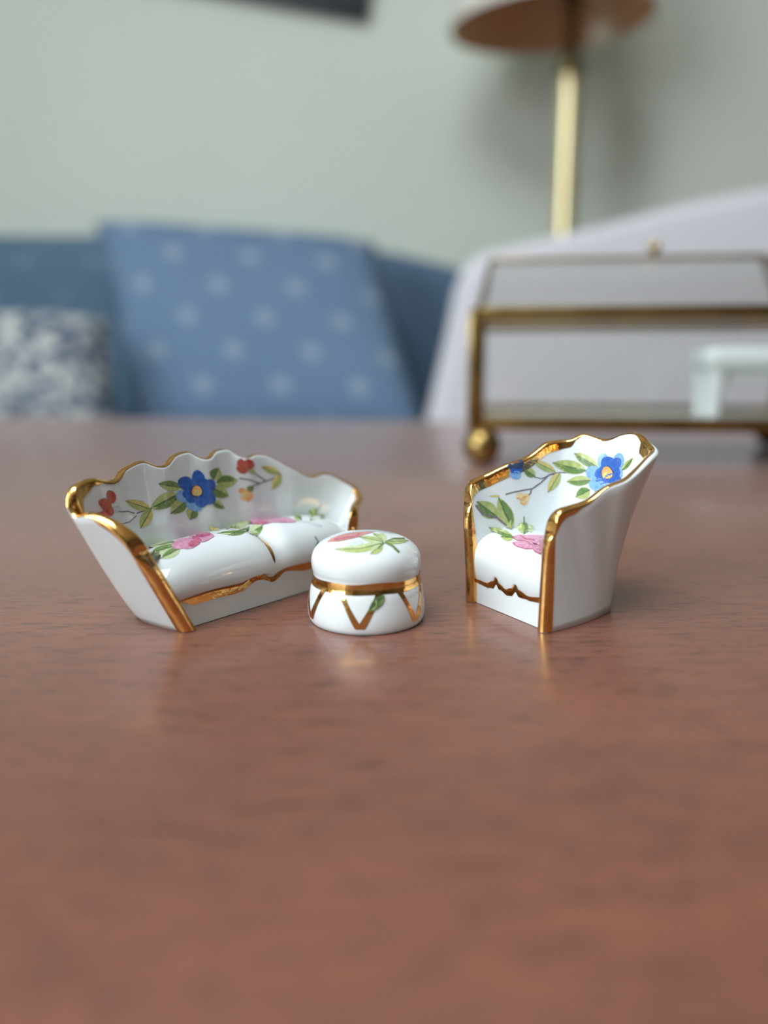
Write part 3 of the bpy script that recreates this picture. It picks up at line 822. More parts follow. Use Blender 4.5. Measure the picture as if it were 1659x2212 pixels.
decal_strip('leaf_vein', 'paint_olive', lf, sofa_tree, 3, (2090,1581,2248,2101,1577,2241,2077,1585,2227,2088,1581,2220,2064,1590,2207,2074,1585,2200,2051,1594,2186,2061,1589,2179,2038,1598,2166,2048,1594,2159,2024,1602,2145,2035,1598,2138,2011,1606,2125,2021,1602,2118,1997,1609,2105,2008,1605,2098,1984,1613,2084,1994,1609,2077,1970,1617,2064,1981,1613,2057,1956,1620,2044,1967,1616,2037,1942,1623,2024,1953,1619,2017,1927,1625,2004,1938,1622,1996,1913,1628,1984,1924,1625,1976,1898,1630,1964,1909,1627,1956,1883,1632,1944,1894,1629,1936,1867,1634,1924,1879,1631,1917))
decal('painted_petal', 'paint_blue', sofa, sofa_tree, 4, (123,1713,2354,100,1714,2278,50,1727,2229,-6,1743,2206,-68,1759,2201,-135,1767,2235,-170,1773,2305,-165,1780,2381,-142,1786,2449,-100,1789,2512,-38,1776,2545,21,1753,2530,67,1735,2487,105,1722,2430))
decal('painted_petal', 'paint_blue', sofa, sofa_tree, 4, (-186,1766,2246,-226,1759,2195,-298,1749,2166,-386,1738,2179,-457,1730,2220,-513,1723,2269,-551,1717,2330,-534,1727,2391,-468,1746,2429,-390,1761,2443,-308,1773,2444,-226,1780,2420,-174,1778,2365,-168,1772,2302))
decal('painted_petal', 'paint_sky', sofa, sofa_tree, 4, (-232,1749,2094,-241,1743,2038,-271,1735,1985,-335,1724,1943,-427,1710,1934,-513,1696,1960,-584,1679,2000,-640,1665,2050,-649,1666,2110,-592,1689,2157,-506,1717,2182,-421,1734,2194,-330,1747,2189,-257,1752,2151))
decal('painted_petal', 'paint_sky', sofa, sofa_tree, 4, (42,1705,1842,28,1704,1776,-22,1711,1719,-114,1718,1703,-210,1716,1729,-293,1713,1771,-362,1710,1829,-385,1713,1901,-340,1725,1961,-261,1738,1997,-173,1746,2017,-75,1744,2016,1,1726,1976,37,1711,1910))
decal('painted_petal', 'paint_blue', sofa, sofa_tree, 4, (332,1675,1876,277,1666,1824,196,1668,1809,124,1682,1818,58,1701,1842,4,1719,1891,-11,1728,1960,13,1725,2022,54,1716,2070,109,1702,2107,186,1688,2111,260,1682,2070,308,1681,2009,336,1680,1944))
decal('painted_petal', 'paint_blue', sofa, sofa_tree, 4, (371,1711,2229,367,1705,2172,338,1695,2117,272,1683,2075,191,1685,2066,124,1698,2086,73,1713,2117,35,1728,2164,31,1733,2226,67,1725,2279,121,1712,2313,185,1702,2334,268,1701,2330,342,1709,2288))
decal('petal_dark_tone', 'paint_blue', sofa, sofa_tree, 5, (-13,1732,2014,-47,1735,1956,-101,1737,1914,-174,1734,1888,-265,1727,1894,-339,1723,1940,-376,1724,2002,-389,1727,2064,-375,1735,2127,-312,1748,2174,-222,1758,2182,-141,1761,2165,-71,1754,2135,-21,1739,2083))
decal('petal_dark_tone', 'paint_blue', sofa, sofa_tree, 5, (200,1674,1899,149,1678,1833,85,1690,1792,14,1707,1768,-67,1723,1780,-129,1731,1841,-147,1738,1919,-139,1745,1995,-108,1752,2069,-42,1747,2123,35,1726,2130,101,1704,2100,159,1689,2054,204,1679,1984))
decal('petal_dark_tone', 'paint_blue', sofa, sofa_tree, 5, (166,1690,2101,125,1694,2020,61,1707,1949,-45,1731,1908,-182,1738,1932,-292,1735,2000,-369,1732,2079,-413,1733,2169,-377,1747,2257,-260,1766,2307,-127,1774,2319,-12,1752,2314,94,1716,2278,166,1695,2195))
decal('petal_dark_tone', 'paint_blue', sofa, sofa_tree, 5, (-98,1768,2258,-107,1765,2216,-143,1762,2182,-201,1759,2173,-259,1755,2187,-309,1752,2211,-351,1749,2246,-363,1752,2291,-335,1759,2330,-289,1767,2353,-236,1774,2368,-175,1778,2368,-124,1776,2342,-102,1771,2300))
decal('petal_dark_tone', 'paint_blue', sofa, sofa_tree, 5, (209,1695,2254,190,1694,2207,141,1700,2179,89,1711,2167,36,1728,2166,-16,1745,2186,-45,1756,2230,-44,1760,2278,-28,1758,2320,1,1751,2360,51,1735,2380,107,1718,2370,152,1706,2340,189,1700,2302))
decal('petal_dark_tone', 'paint_blue', sofa, sofa_tree, 5, (-185,1750,2064,-212,1745,2033,-252,1740,2012,-304,1733,1999,-368,1725,2005,-420,1720,2033,-447,1719,2067,-458,1720,2102,-449,1724,2138,-406,1734,2161,-344,1743,2164,-286,1749,2152,-232,1753,2134,-191,1753,2102))
decal('flower_ring', 'paint_navy', sofa, sofa_tree, 6, (64,1715,2098,51,1715,2036,3,1727,1996,-57,1740,1984,-123,1744,1990,-193,1745,2016,-237,1747,2071,-235,1753,2132,-205,1760,2183,-160,1766,2227,-95,1767,2254,-29,1753,2244,17,1736,2205,47,1723,2156))
fc = decal('flower_centre', 'paint_orange', sofa, sofa_tree, 7, (36,1724,2109,25,1724,2061,-12,1733,2029,-60,1743,2020,-112,1748,2024,-166,1749,2044,-200,1751,2087,-198,1756,2135,-175,1760,2176,-141,1765,2211,-90,1764,2232,-38,1754,2224,-1,1741,2193,22,1731,2155))
decal('flower_stamens', 'paint_yellow', fc, sofa_tree, 8, (4,1732,2083,-3,1733,2058,-20,1736,2035,-50,1741,2025,-82,1747,2033,-107,1750,2050,-129,1752,2071,-139,1755,2099,-126,1757,2125,-98,1757,2140,-68,1755,2148,-38,1749,2149,-10,1740,2136,4,1734,2110))
decal_strip('painted_stem', 'paint_stem', sofa, sofa_tree, 1, (-1246,1637,1948,-1241,1636,1929,-1295,1632,1942,-1289,1631,1923,-1344,1625,1937,-1339,1624,1918,-1394,1616,1933,-1388,1616,1913,-1445,1606,1927,-1439,1606,1908,-1496,1595,1923,-1490,1594,1904,-1548,1582,1918,-1542,1582,1899,-1600,1568,1914,-1594,1568,1895))
decal_strip('painted_stem', 'paint_stem', sofa, sofa_tree, 1, (-1644,1556,1922,-1653,1552,1906,-1704,1537,1946,-1715,1531,1930,-1767,1512,1971,-1778,1506,1955,-1833,1485,1997,-1839,1481,1980,-1892,1461,2005,-1892,1459,1986,-1945,1441,2011,-1945,1440,1993,-1994,1425,2017,-1998,1423,1999,-2040,1413,2031,-2047,1410,2014,-2087,1403,2046,-2093,1401,2029,-2132,1393,2060,-2138,1392,2043,-2176,1385,2074,-2182,1383,2057))
decal_strip('painted_stem', 'paint_stem', sofa, sofa_tree, 1, (-1620,1559,1865,-1608,1561,1851,-1668,1541,1846,-1655,1545,1832,-1718,1520,1827,-1705,1524,1813,-1769,1497,1809,-1756,1501,1795,-1817,1475,1792,-1809,1477,1777,-1880,1449,1795,-1877,1450,1779,-1942,1428,1796,-1939,1428,1781,-1999,1412,1796,-1999,1411,1781,-2698,325,2053,-2719,295,2046,-2742,319,2063,-2755,302,2054,-2777,329,2070,-2787,315,2060,-2808,344,2076,-2816,334,2065,-2836,364,2080,-2844,354,2069))
decal_strip('painted_stem', 'paint_stem', sofa, sofa_tree, 1, (1037,1744,2244,1041,1742,2270,1075,1723,2236,1079,1722,2261,1113,1703,2227,1117,1702,2253,1154,1686,2218,1158,1684,2244,1196,1671,2208,1202,1670,2234,1240,1659,2199,1250,1659,2223,1291,1652,2178,1304,1652,2201,1348,1651,2156,1362,1652,2179,1410,1655,2132,1426,1658,2155,1476,1663,2108,1492,1667,2131,1546,1669,2082,1549,1670,2108,1609,1668,2091,1600,1671,2117,1664,1667,2101,1655,1669,2127,1718,1664,2110,1710,1666,2136,1772,1659,2120,1763,1662,2146,1824,1653,2131,1815,1656,2157,1876,1644,2142,1865,1648,2167,1925,1634,2160,1914,1638,2185,1972,1621,2179,1961,1626,2203,2017,1607,2197,2006,1612,2222,2062,1591,2217,2051,1596,2242,2106,1575,2236,2095,1580,2261))
decal_strip('painted_stem', 'paint_stem', sofa, sofa_tree, 1, (1720,1666,2145,1699,1666,2125,1678,1671,2174,1657,1671,2155,1636,1675,2204,1615,1675,2184,1594,1679,2233,1573,1678,2213,1552,1682,2262,1529,1680,2243,1506,1682,2292,1482,1677,2273,1452,1676,2323,1428,1671,2304,1397,1669,2354,1374,1665,2334,1344,1665,2384,1324,1663,2364,1296,1665,2413,1277,1664,2393))
decal_strip('painted_stem', 'paint_stem', sofa, sofa_tree, 1, (1543,1670,2108,1552,1669,2082,1485,1663,2103,1494,1663,2076,1424,1654,2097,1433,1653,2071,1362,1647,2090,1380,1646,2066,1308,1645,2056,1330,1643,2035,1261,1648,2021,1282,1645,2001))
decal('painted_petal', 'paint_red', sofa, sofa_tree, 2, (-2262,1373,2176,-2286,1367,2144,-2335,1356,2128,-2394,1342,2141,-2444,1329,2170,-2482,1320,2205,-2507,1317,2246,-2497,1323,2286,-2455,1338,2309,-2405,1351,2317,-2351,1362,2315,-2296,1372,2296,-2259,1377,2256,-2252,1376,2214))
decal('painted_petal', 'paint_red', sofa, sofa_tree, 2, (-2096,1413,2326,-2100,1409,2270,-2127,1401,2231,-2163,1393,2204,-2208,1384,2192,-2257,1376,2213,-2292,1371,2260,-2308,1370,2313,-2313,1371,2366,-2299,1376,2416,-2260,1383,2442,-2212,1392,2437,-2167,1400,2415,-2124,1408,2380))
decal('painted_petal', 'paint_red', sofa, sofa_tree, 2, (-2174,1385,2057,-2186,1381,2009,-2230,1371,1979,-2285,1359,1975,-2822,519,2160,-2846,551,2173,-2429,1323,2052,-2427,1329,2101,-2401,1340,2140,-2366,1352,2173,-2316,1364,2193,-2258,1374,2183,-2216,1381,2147,-2189,1384,2105))
decal('painted_petal', 'paint_red', sofa, sofa_tree, 2, (-2218,1380,2145,-2228,1377,2106,-2259,1369,2074,-2310,1358,2064,-2362,1346,2080,-2404,1336,2107,-2439,1328,2141,-2451,1328,2184,-2427,1339,2221,-2385,1351,2242,-2340,1362,2253,-2289,1371,2252,-2242,1379,2227,-2219,1381,2186))
decal('painted_calyx', 'paint_haze', sofa, sofa_tree, 1, (-1993,1428,2055,-2004,1423,2032,-2035,1414,2015,-2087,1401,2011,-2141,1390,2025,-2182,1383,2045,-2216,1377,2068,-2232,1375,2096,-2214,1380,2119,-2174,1388,2130,-2128,1397,2134,-2075,1409,2129,-2022,1422,2110,-1994,1429,2082))
decal('painted_petal', 'paint_red', sofa, sofa_tree, 2, (1255,1669,2450,1237,1669,2408,1201,1675,2370,1143,1693,2351,1085,1720,2361,1042,1745,2388,1009,1765,2423,991,1777,2468,1006,1770,2514,1047,1746,2543,1095,1719,2558,1152,1695,2560,1215,1678,2540,1254,1671,2496))
decal('painted_petal', 'paint_red', sofa, sofa_tree, 2, (1422,1688,2528,1409,1681,2478,1346,1669,2444,1270,1667,2437,1206,1675,2446,1151,1692,2465,1113,1710,2504,1108,1713,2557,1129,1703,2602,1166,1695,2637,1230,1696,2660,1304,1692,2656,1361,1684,2622,1401,1687,2576))
decal('painted_petal', 'paint_red', sofa, sofa_tree, 2, (1168,1691,2579,1159,1692,2535,1130,1702,2506,1096,1717,2496,1064,1735,2495,1032,1754,2509,1012,1767,2544,1011,1768,2587,1022,1762,2626,1040,1752,2660,1072,1737,2682,1112,1724,2677,1136,1706,2652,1155,1696,2619))
decal('painted_petal', 'paint_red', sofa, sofa_tree, 2, (1321,1672,2508,1295,1668,2465,1255,1668,2427,1196,1677,2404,1136,1697,2411,1093,1717,2443,1065,1734,2482,1049,1744,2530,1059,1740,2581,1098,1719,2615,1149,1698,2627,1208,1684,2626,1274,1676,2605,1321,1675,2560))
decal('painted_calyx', 'paint_light', sofa, sofa_tree, 3, (1434,1674,2327,1414,1669,2311,1371,1663,2311,1326,1660,2325,1288,1661,2344,1257,1665,2366,1240,1668,2393,1248,1668,2414,1272,1666,2424,1304,1666,2428,1346,1667,2422,1393,1672,2402,1423,1675,2375,1434,1675,2350))
decal('painted_petal', 'paint_orange', sofa, sofa_tree, 2, (1169,1673,1977,1157,1676,1950,1129,1689,1934,1097,1703,1926,1062,1719,1925,1027,1734,1937,1007,1743,1963,1007,1745,1990,1015,1743,2014,1035,1736,2037,1068,1721,2048,1104,1703,2041,1132,1689,2025,1156,1679,2004))
decal('painted_petal', 'paint_orange', sofa, sofa_tree, 2, (1313,1633,1839,1292,1633,1794,1263,1637,1759,1227,1644,1734,1187,1659,1734,1156,1672,1766,1139,1680,1810,1131,1685,1857,1137,1684,1909,1162,1675,1948,1200,1660,1960,1239,1650,1952,1278,1642,1933,1309,1636,1892))
decal('painted_petal', 'paint_orange', sofa, sofa_tree, 2, (1185,1662,1817,1180,1663,1791,1161,1669,1769,1129,1683,1760,1096,1697,1768,1069,1709,1782,1046,1719,1802,1037,1724,1830,1050,1721,1856,1075,1711,1872,1103,1699,1882,1135,1684,1884,1166,1670,1870,1182,1664,1844))
decal('painted_petal', 'paint_orange', sofa, sofa_tree, 2, (1241,1648,1917,1236,1648,1882,1207,1655,1856,1165,1670,1848,1127,1687,1855,1091,1703,1870,1063,1717,1897,1057,1722,1933,1074,1715,1965,1100,1703,1988,1133,1689,2005,1175,1671,2005,1212,1658,1983,1232,1652,1951))
decal('painted_petal', 'paint_yellow', sofa, sofa_tree, 3, (1189,1663,1896,1181,1665,1872,1168,1669,1850,1148,1677,1836,1125,1687,1840,1108,1695,1857,1097,1701,1879,1090,1705,1904,1095,1704,1932,1112,1697,1951,1132,1688,1957,1153,1678,1957,1175,1670,1948,1188,1664,1924))
decal('painted_calyx', 'paint_green', sofa, sofa_tree, 3, (1345,1641,2007,1329,1639,1980,1306,1640,1957,1271,1643,1943,1234,1651,1948,1206,1659,1969,1188,1666,1995,1178,1671,2024,1184,1669,2056,1210,1662,2077,1243,1654,2083,1280,1649,2080,1318,1645,2067,1344,1643,2039))
lf = decal('painted_leaf', 'paint_pale', sofa, sofa_tree, 1, (-1354,703,1434,-1292,908,1417,-912,1574,1258,-988,1580,1267,-1061,1588,1268,-1134,1592,1262,-1213,1588,1253,-1293,1578,1240,-1375,1564,1220,-1570,1146,1305,-1663,891,1355,-1665,777,1372,-1641,703,1384,-1599,657,1394,-1542,636,1405,-1468,639,1418))
decal('leaf_dark_half', 'paint_green', lf, sofa_tree, 2, (-1308,884,1420,-911,1574,1253,-987,1580,1261,-1060,1587,1261,-1134,1592,1257,-1212,1588,1249,-1293,1578,1237,-1291,1576,1215,-1209,1585,1209,-1536,979,1365,-1533,873,1388,-1492,825,1404,-1441,792,1416,-1400,745,1427,-1354,703,1434))
decal_strip('leaf_vein', 'paint_olive', lf, sofa_tree, 3, (-1347,714,1435,-1361,692,1433,-1372,731,1431,-1387,709,1430,-1394,753,1427,-1412,727,1426,-1415,777,1421,-1433,750,1421,-1436,800,1416,-1454,774,1416,-1454,829,1410,-1474,798,1411,-1469,862,1402,-1490,829,1403,-1482,897,1394,-1504,863,1395,-1488,943,1382,-1517,898,1387,-1489,995,1369,-1523,944,1376,-1478,1068,1351,-1524,998,1362,-1169,1588,1211,-1511,1072,1343,-1209,1585,1213,-1209,1585,1205,-1250,1581,1215,-1250,1581,1208,-1292,1577,1218,-1291,1576,1210,-1333,1571,1221,-1333,1570,1213,-1375,1564,1224,-1375,1564,1216))
lf = decal('painted_leaf', 'paint_pale', sofa, sofa_tree, 1, (-1470,531,1405,-1472,655,1418,-1489,750,1413,-1516,826,1399,-1559,874,1383,-1623,889,1366,-1698,883,1347,-1778,867,1324,-2389,27,1520,-1881,686,1303,-1863,593,1308,-1828,530,1313,-1784,483,1320,-1727,457,1331,-1661,450,1347,-1581,464,1370))
decal('leaf_dark_half', 'paint_green', lf, sofa_tree, 2, (-1480,642,1417,-1504,725,1412,-1537,792,1400,-1582,838,1384,-1641,859,1366,-1711,862,1347,-1785,855,1323,-1834,769,1317,-1801,708,1335,-1767,644,1348,-1721,600,1360,-1661,582,1375,-1595,571,1389,-1533,551,1398,-1470,531,1405))
decal_strip('leaf_vein', 'paint_olive', lf, sofa_tree, 3, (-1465,540,1408,-1476,521,1403,-1497,548,1404,-1508,530,1399,-1529,557,1400,-1540,538,1394,-1561,566,1396,-1571,548,1390,-1591,577,1391,-1602,559,1385,-1620,590,1385,-1632,569,1381,-1648,604,1380,-1659,584,1375,-1675,620,1374,-1686,599,1369,-1702,635,1368,-1713,615,1363,-1727,653,1361,-1739,632,1356,-1750,675,1353,-1763,651,1349,-1772,697,1345,-1786,673,1342,-1794,719,1337,-1806,697,1333,-1812,748,1328,-1827,723,1324,-1830,778,1318,-1845,752,1315,-1847,808,1307,-1861,783,1304,-2389,28,1525,-2391,21,1517))
lf = decal('painted_leaf', 'paint_pale', sofa, sofa_tree, 1, (-1477,415,1375,-1504,488,1391,-1545,523,1391,-1594,539,1383,-1649,538,1371,-1708,525,1353,-1769,503,1330,-1829,477,1301,-1892,440,1265,-1862,383,1260,-1824,344,1261,-1782,318,1265,-1734,303,1274,-1683,300,1287,-1625,313,1307,-1560,343,1334))
decal('leaf_dark_half', 'paint_green', lf, sofa_tree, 2, (-1507,480,1388,-1551,509,1387,-1600,524,1379,-1655,524,1367,-1713,512,1349,-1773,494,1327,-1831,472,1299,-1846,430,1282,-1800,418,1296,-1754,402,1306,-1705,392,1318,-1649,399,1335,-1590,411,1352,-1534,413,1365,-1477,415,1375))
decal_strip('leaf_vein', 'paint_olive', lf, sofa_tree, 3, (-1474,423,1378,-1479,408,1372,-1503,420,1372,-1509,406,1366,-1532,418,1366,-1538,403,1360,-1561,416,1360,-1566,402,1354,-1589,415,1354,-1594,401,1348,-1617,414,1348,-1622,400,1342,-1644,414,1341,-1649,400,1335,-1671,415,1335,-1675,401,1329,-1697,415,1328,-1702,401,1322,-1723,417,1321,-1727,404,1315,-1748,419,1314,-1753,406,1308,-1773,422,1307,-1778,408,1301,-1797,426,1299,-1802,412,1293,-1821,430,1292,-1826,416,1286,-1845,435,1284,-1850,420,1278,-1867,440,1276,-1872,427,1270,-1889,447,1268,-1894,433,1262))
decal('painted_petal', 'paint_pink', sofa, sofa_tree, 4, (-1198,487,1427,-1251,415,1402,-1337,377,1380,-1423,378,1370,-1494,403,1368,-1551,446,1371,-1570,520,1385,-1528,609,1406,-1442,693,1422,-1334,779,1432,-1203,861,1434,-1136,815,1446,-1145,683,1454,-1171,572,1446))
decal('painted_petal', 'paint_pink', sofa, sofa_tree, 4, (-984,459,1432,-1080,377,1401,-1183,335,1378,-1285,314,1360,-1385,328,1355,-1443,390,1371,-1437,481,1400,-1387,586,1426,-1279,737,1441,-602,1614,1255,-467,1643,1264,-864,931,1438,-911,728,1465,-929,582,1459))
decal('painted_petal', 'paint_pink', sofa, sofa_tree, 4, (-669,525,1455,-758,454,1437,-855,405,1420,-968,388,1410,-1068,418,1416,-1114,487,1433,-1118,574,1449,-1065,710,1458,-366,1655,1251,-266,1667,1275,-141,1675,1276,-20,1672,1268,-503,867,1456,-590,644,1471))
decal('painted_petal', 'paint_pink', sofa, sofa_tree, 4, (-646,501,1451,-698,462,1440,-753,445,1435,-805,440,1432,-854,453,1435,-878,492,1445,-861,551,1457,-820,615,1465,-757,690,1469,-670,763,1467,-613,763,1468,-603,698,1471,-606,630,1470,-615,563,1463))
decal('petal_dark_tone', 'paint_rose', sofa, sofa_tree, 5, (-1038,428,1421,-1068,385,1404,-1126,354,1390,-1187,345,1382,-1240,349,1379,-1286,364,1381,-1309,396,1390,-1291,439,1406,-1249,479,1421,-1195,515,1433,-1129,545,1444,-1068,545,1447,-1038,513,1443,-1032,472,1433))
decal('petal_dark_tone', 'paint_rose', sofa, sofa_tree, 5, (-629,619,1469,-686,567,1463,-757,551,1459,-825,553,1458,-889,568,1459,-933,612,1461,-927,684,1464,-869,771,1462,-770,883,1450,-148,1672,1255,-71,1674,1259,-518,964,1437,-583,790,1466,-602,696,1471))
decal('petal_dark_tone', 'paint_rose', sofa, sofa_tree, 5, (-982,446,1428,-1008,430,1423,-1037,446,1426,-1059,481,1435,-1071,527,1444,-1070,590,1454,-1042,665,1460,-1001,717,1461,-969,732,1462,-944,723,1463,-935,673,1464,-942,595,1460,-953,531,1450,-966,483,1439))
lf = decal('painted_leaf', 'paint_pale', sofa, sofa_tree, 1, (1235,1626,1299,1154,1654,1328,1078,1677,1334,997,1689,1332,912,1692,1323,826,1689,1308,740,1683,1287,655,1675,1260,-161,746,1470,-142,660,1472,-83,627,1469,-1,625,1463,948,1675,1178,740,1320,1282,780,1269,1313,1175,1642,1242))
decal('leaf_dark_half', 'paint_green', lf, sofa_tree, 2, (1155,1653,1324,1080,1676,1328,999,1688,1325,913,1691,1316,827,1689,1302,741,1683,1282,656,1675,1257,-22,821,1459,753,1679,1236,844,1682,1236,933,1682,1240,1016,1680,1254,1093,1669,1273,1164,1648,1286,1235,1626,1299))
decal_strip('leaf_vein', 'paint_olive', lf, sofa_tree, 3, (1234,1626,1303,1236,1625,1294,1199,1638,1296,1201,1636,1287,1164,1649,1289,1166,1648,1280,1128,1660,1282,1130,1658,1273,1092,1669,1275,1094,1668,1267,1054,1677,1269,1056,1675,1261,1014,1681,1264,1016,1680,1255,972,1683,1260,974,1682,1251,929,1684,1255,931,1683,1246,885,1684,1251,887,1683,1242,841,1683,1247,843,1682,1239,797,1681,1244,799,1680,1235,752,1679,1240,754,1678,1232,707,1676,1237,709,1676,1228,662,1673,1234,-54,779,1465,-81,798,1464,-121,745,1470,-143,769,1468,-177,724,1472))
lf = decal('painted_leaf', 'paint_pale', sofa, sofa_tree, 1, (686,1019,1353,1125,1656,1222,1051,1673,1231,974,1680,1229,897,1680,1218,25,700,1461,-136,581,1467,-257,503,1454,-376,422,1432,-325,384,1418,-264,364,1411,-196,354,1407,-120,358,1408,-33,379,1413,83,439,1417,589,965,1304))
decal('leaf_dark_half', 'paint_green', lf, sofa_tree, 2, (595,976,1307,98,460,1418,-26,392,1417,-113,371,1413,-190,366,1412,-259,373,1414,-322,389,1420,-289,449,1440,-205,468,1445,-126,477,1447,-40,496,1449,108,592,1439,663,1174,1298,676,1100,1327,686,1019,1353))
decal_strip('leaf_vein', 'paint_olive', lf, sofa_tree, 3, (696,1033,1355,677,1006,1351,683,1062,1341,664,1034,1338,672,1094,1327,653,1065,1324,662,1127,1312,644,1099,1309,654,1161,1297,636,1134,1294,648,1199,1281,628,1169,1278,127,616,1435,76,550,1443,32,544,1450,13,517,1447,-26,517,1452,-41,494,1448,-74,501,1451,-87,481,1446,-120,488,1449,-131,469,1444,-163,477,1447,-173,459,1442,-205,467,1445,-216,449,1440,-247,458,1442,-258,440,1437,-289,449,1439,-299,431,1434,-330,440,1437,-340,422,1432,-371,431,1434,-381,414,1429))
lf = decal('painted_leaf', 'paint_pale', sofa, sofa_tree, 1, (131,460,1408,66,497,1437,-1,532,1452,-72,560,1462,-145,585,1467,-222,604,1469,-307,614,1470,-398,613,1470,-501,597,1468,-466,526,1457,-414,477,1447,-353,440,1437,-285,411,1428,-208,392,1421,-123,383,1417,-25,388,1415))
decal('leaf_dark_half', 'paint_green', lf, sofa_tree, 2, (60,491,1436,-10,521,1451,-81,549,1460,-155,573,1466,-231,593,1468,-313,605,1469,-402,608,1469,-434,567,1465,-366,538,1460,-303,503,1454,-233,476,1447,-152,461,1442,-68,450,1437,18,440,1428,131,460,1408))
decal_strip('leaf_vein', 'paint_olive', lf, sofa_tree, 3, (138,470,1409,123,451,1408,69,444,1422,59,432,1420,21,444,1428,12,432,1426,-25,445,1434,-33,435,1432,-65,453,1438,-74,443,1435,-105,461,1442,-113,451,1439,-144,471,1445,-152,462,1443,-182,482,1448,-190,472,1446,-220,492,1452,-227,483,1449,-256,505,1454,-265,494,1452,-291,518,1457,-300,506,1454,-326,531,1459,-335,520,1457,-362,544,1461,-371,533,1459,-397,557,1464,-405,546,1461,-431,570,1466,-440,559,1464,-463,587,1467,-475,573,1466,-495,604,1468,-506,590,1467))
lf = decal('painted_leaf', 'paint_pale', sofa, sofa_tree, 1, (109,364,1385,154,315,1353,297,406,1314,458,527,1280,521,545,1290,569,554,1314,618,572,1345,671,602,1382,744,665,1425,752,764,1426,752,844,1418,746,910,1406,728,955,1388,694,971,1367,644,958,1341,579,914,1308))
decal('leaf_dark_half', 'paint_green', lf, sofa_tree, 2, (159,326,1356,356,482,1301,471,551,1284,528,561,1296,575,569,1319,623,584,1349,675,609,1384,706,675,1404,671,693,1386,648,728,1370,622,758,1351,583,762,1326,533,751,1304,477,741,1291,109,364,1385))
decal_strip('leaf_vein', 'paint_olive', lf, sofa_tree, 3, (102,351,1383,115,377,1388,155,387,1380,183,430,1380,465,724,1292,505,781,1288,509,748,1293,524,776,1298,529,743,1302,543,770,1307,548,737,1311,562,765,1317,567,732,1321,581,759,1326,586,727,1330,598,751,1336,602,718,1340,613,741,1347,618,708,1351,628,731,1358,634,699,1361,644,721,1368,650,690,1372,660,712,1378,666,681,1382,677,704,1389,683,673,1392,695,697,1398,702,667,1402,714,691,1408,720,660,1412,732,684,1418,738,654,1421,750,677,1428))
decal('painted_petal', 'paint_pink', sofa, sofa_tree, 4, (995,613,1468,896,566,1457,813,592,1443,750,663,1428,722,805,1408,761,1011,1390,1214,1631,1268,1198,1638,1303,1210,1635,1337,1281,1616,1360,1422,1601,1354,1588,1610,1321,1724,1606,1286,1086,763,1468))
decal('painted_petal', 'paint_pink', sofa, sofa_tree, 4, (1413,452,1436,1342,408,1424,1193,417,1429,1039,469,1444,916,553,1457,857,712,1459,1492,1598,1271,1477,1599,1305,1556,1607,1317,1678,1610,1320,1858,1596,1306,2056,1551,1275,1397,642,1468,1412,531,1455))
decal('painted_petal', 'paint_pink', sofa, sofa_tree, 4, (1416,414,1425,1382,391,1417,1318,384,1416,1239,404,1424,1176,444,1437,1133,488,1449,1113,545,1461,1137,602,1468,1199,629,1470,1264,621,1469,1327,597,1466,1389,553,1459,1430,494,1447,1436,448,1434))
decal('petal_dark_tone', 'paint_rose', sofa, sofa_tree, 5, (843,650,1457,818,640,1449,780,658,1438,742,730,1423,728,841,1407,735,954,1392,772,1086,1374,1198,1635,1244,1224,1627,1257,1292,1609,1262,880,1018,1415,868,880,1443,875,765,1458,869,690,1460))
lf = decal('painted_leaf', 'paint_light', sofa, sofa_tree, 1, (1585,410,1419,1686,509,1441,1759,598,1451,1840,703,1449,2491,1406,1279,2462,1415,1292,2428,1425,1300,2390,1437,1302,2346,1450,1297,1614,677,1462,1520,566,1458,1473,498,1447,1452,452,1435,1448,418,1426,1465,398,1418,1502,390,1414))
decal('leaf_dark_half', 'paint_green', lf, sofa_tree, 2, (1675,501,1440,1739,582,1451,1805,673,1452,1905,807,1436,2457,1416,1287,2424,1426,1296,2388,1437,1300,1820,866,1434,1685,695,1459,1622,605,1459,1592,546,1452,1592,512,1446,1598,483,1439,1593,447,1430,1585,410,1419))
decal_strip('leaf_vein', 'paint_olive', lf, sofa_tree, 3, (1593,416,1421,1576,405,1417,1596,433,1426,1577,421,1423,1598,451,1430,1579,438,1428,1601,469,1435,1582,456,1433,1604,487,1440,1585,474,1437,1609,507,1444,1588,492,1442,1616,529,1448,1594,513,1446,1623,551,1452,1601,535,1450,1630,573,1456,1607,557,1454,1644,603,1457,1617,582,1457,1658,633,1459,1630,612,1459,1678,669,1459,1644,641,1461,1704,711,1458,1668,681,1460,1749,774,1451,1694,723,1458,2372,1442,1282,1745,793,1449,2361,1445,1291,2355,1447,1284,2349,1449,1300,2343,1451,1293))
lf = decal('painted_leaf', 'paint_light', sofa, sofa_tree, 1, (1766,353,1389,1883,351,1380,2008,397,1384,2159,485,1388,2965,1232,1220,2994,1228,1273,3015,1229,1334,3028,1234,1400,3029,1245,1477,2952,1275,1462,2887,1295,1438,2829,1311,1408,2780,1324,1371,2742,1332,1326,2717,1336,1271,1905,525,1429))
decal('leaf_dark_half', 'paint_green', lf, sofa_tree, 2, (1901,514,1427,2726,1333,1264,2752,1329,1318,2790,1320,1364,2838,1308,1402,2894,1292,1433,2956,1273,1459,2996,1252,1426,2959,1261,1381,2914,1274,1341,2873,1285,1298,2842,1291,1247,2028,515,1414,1883,416,1404,1766,353,1389))
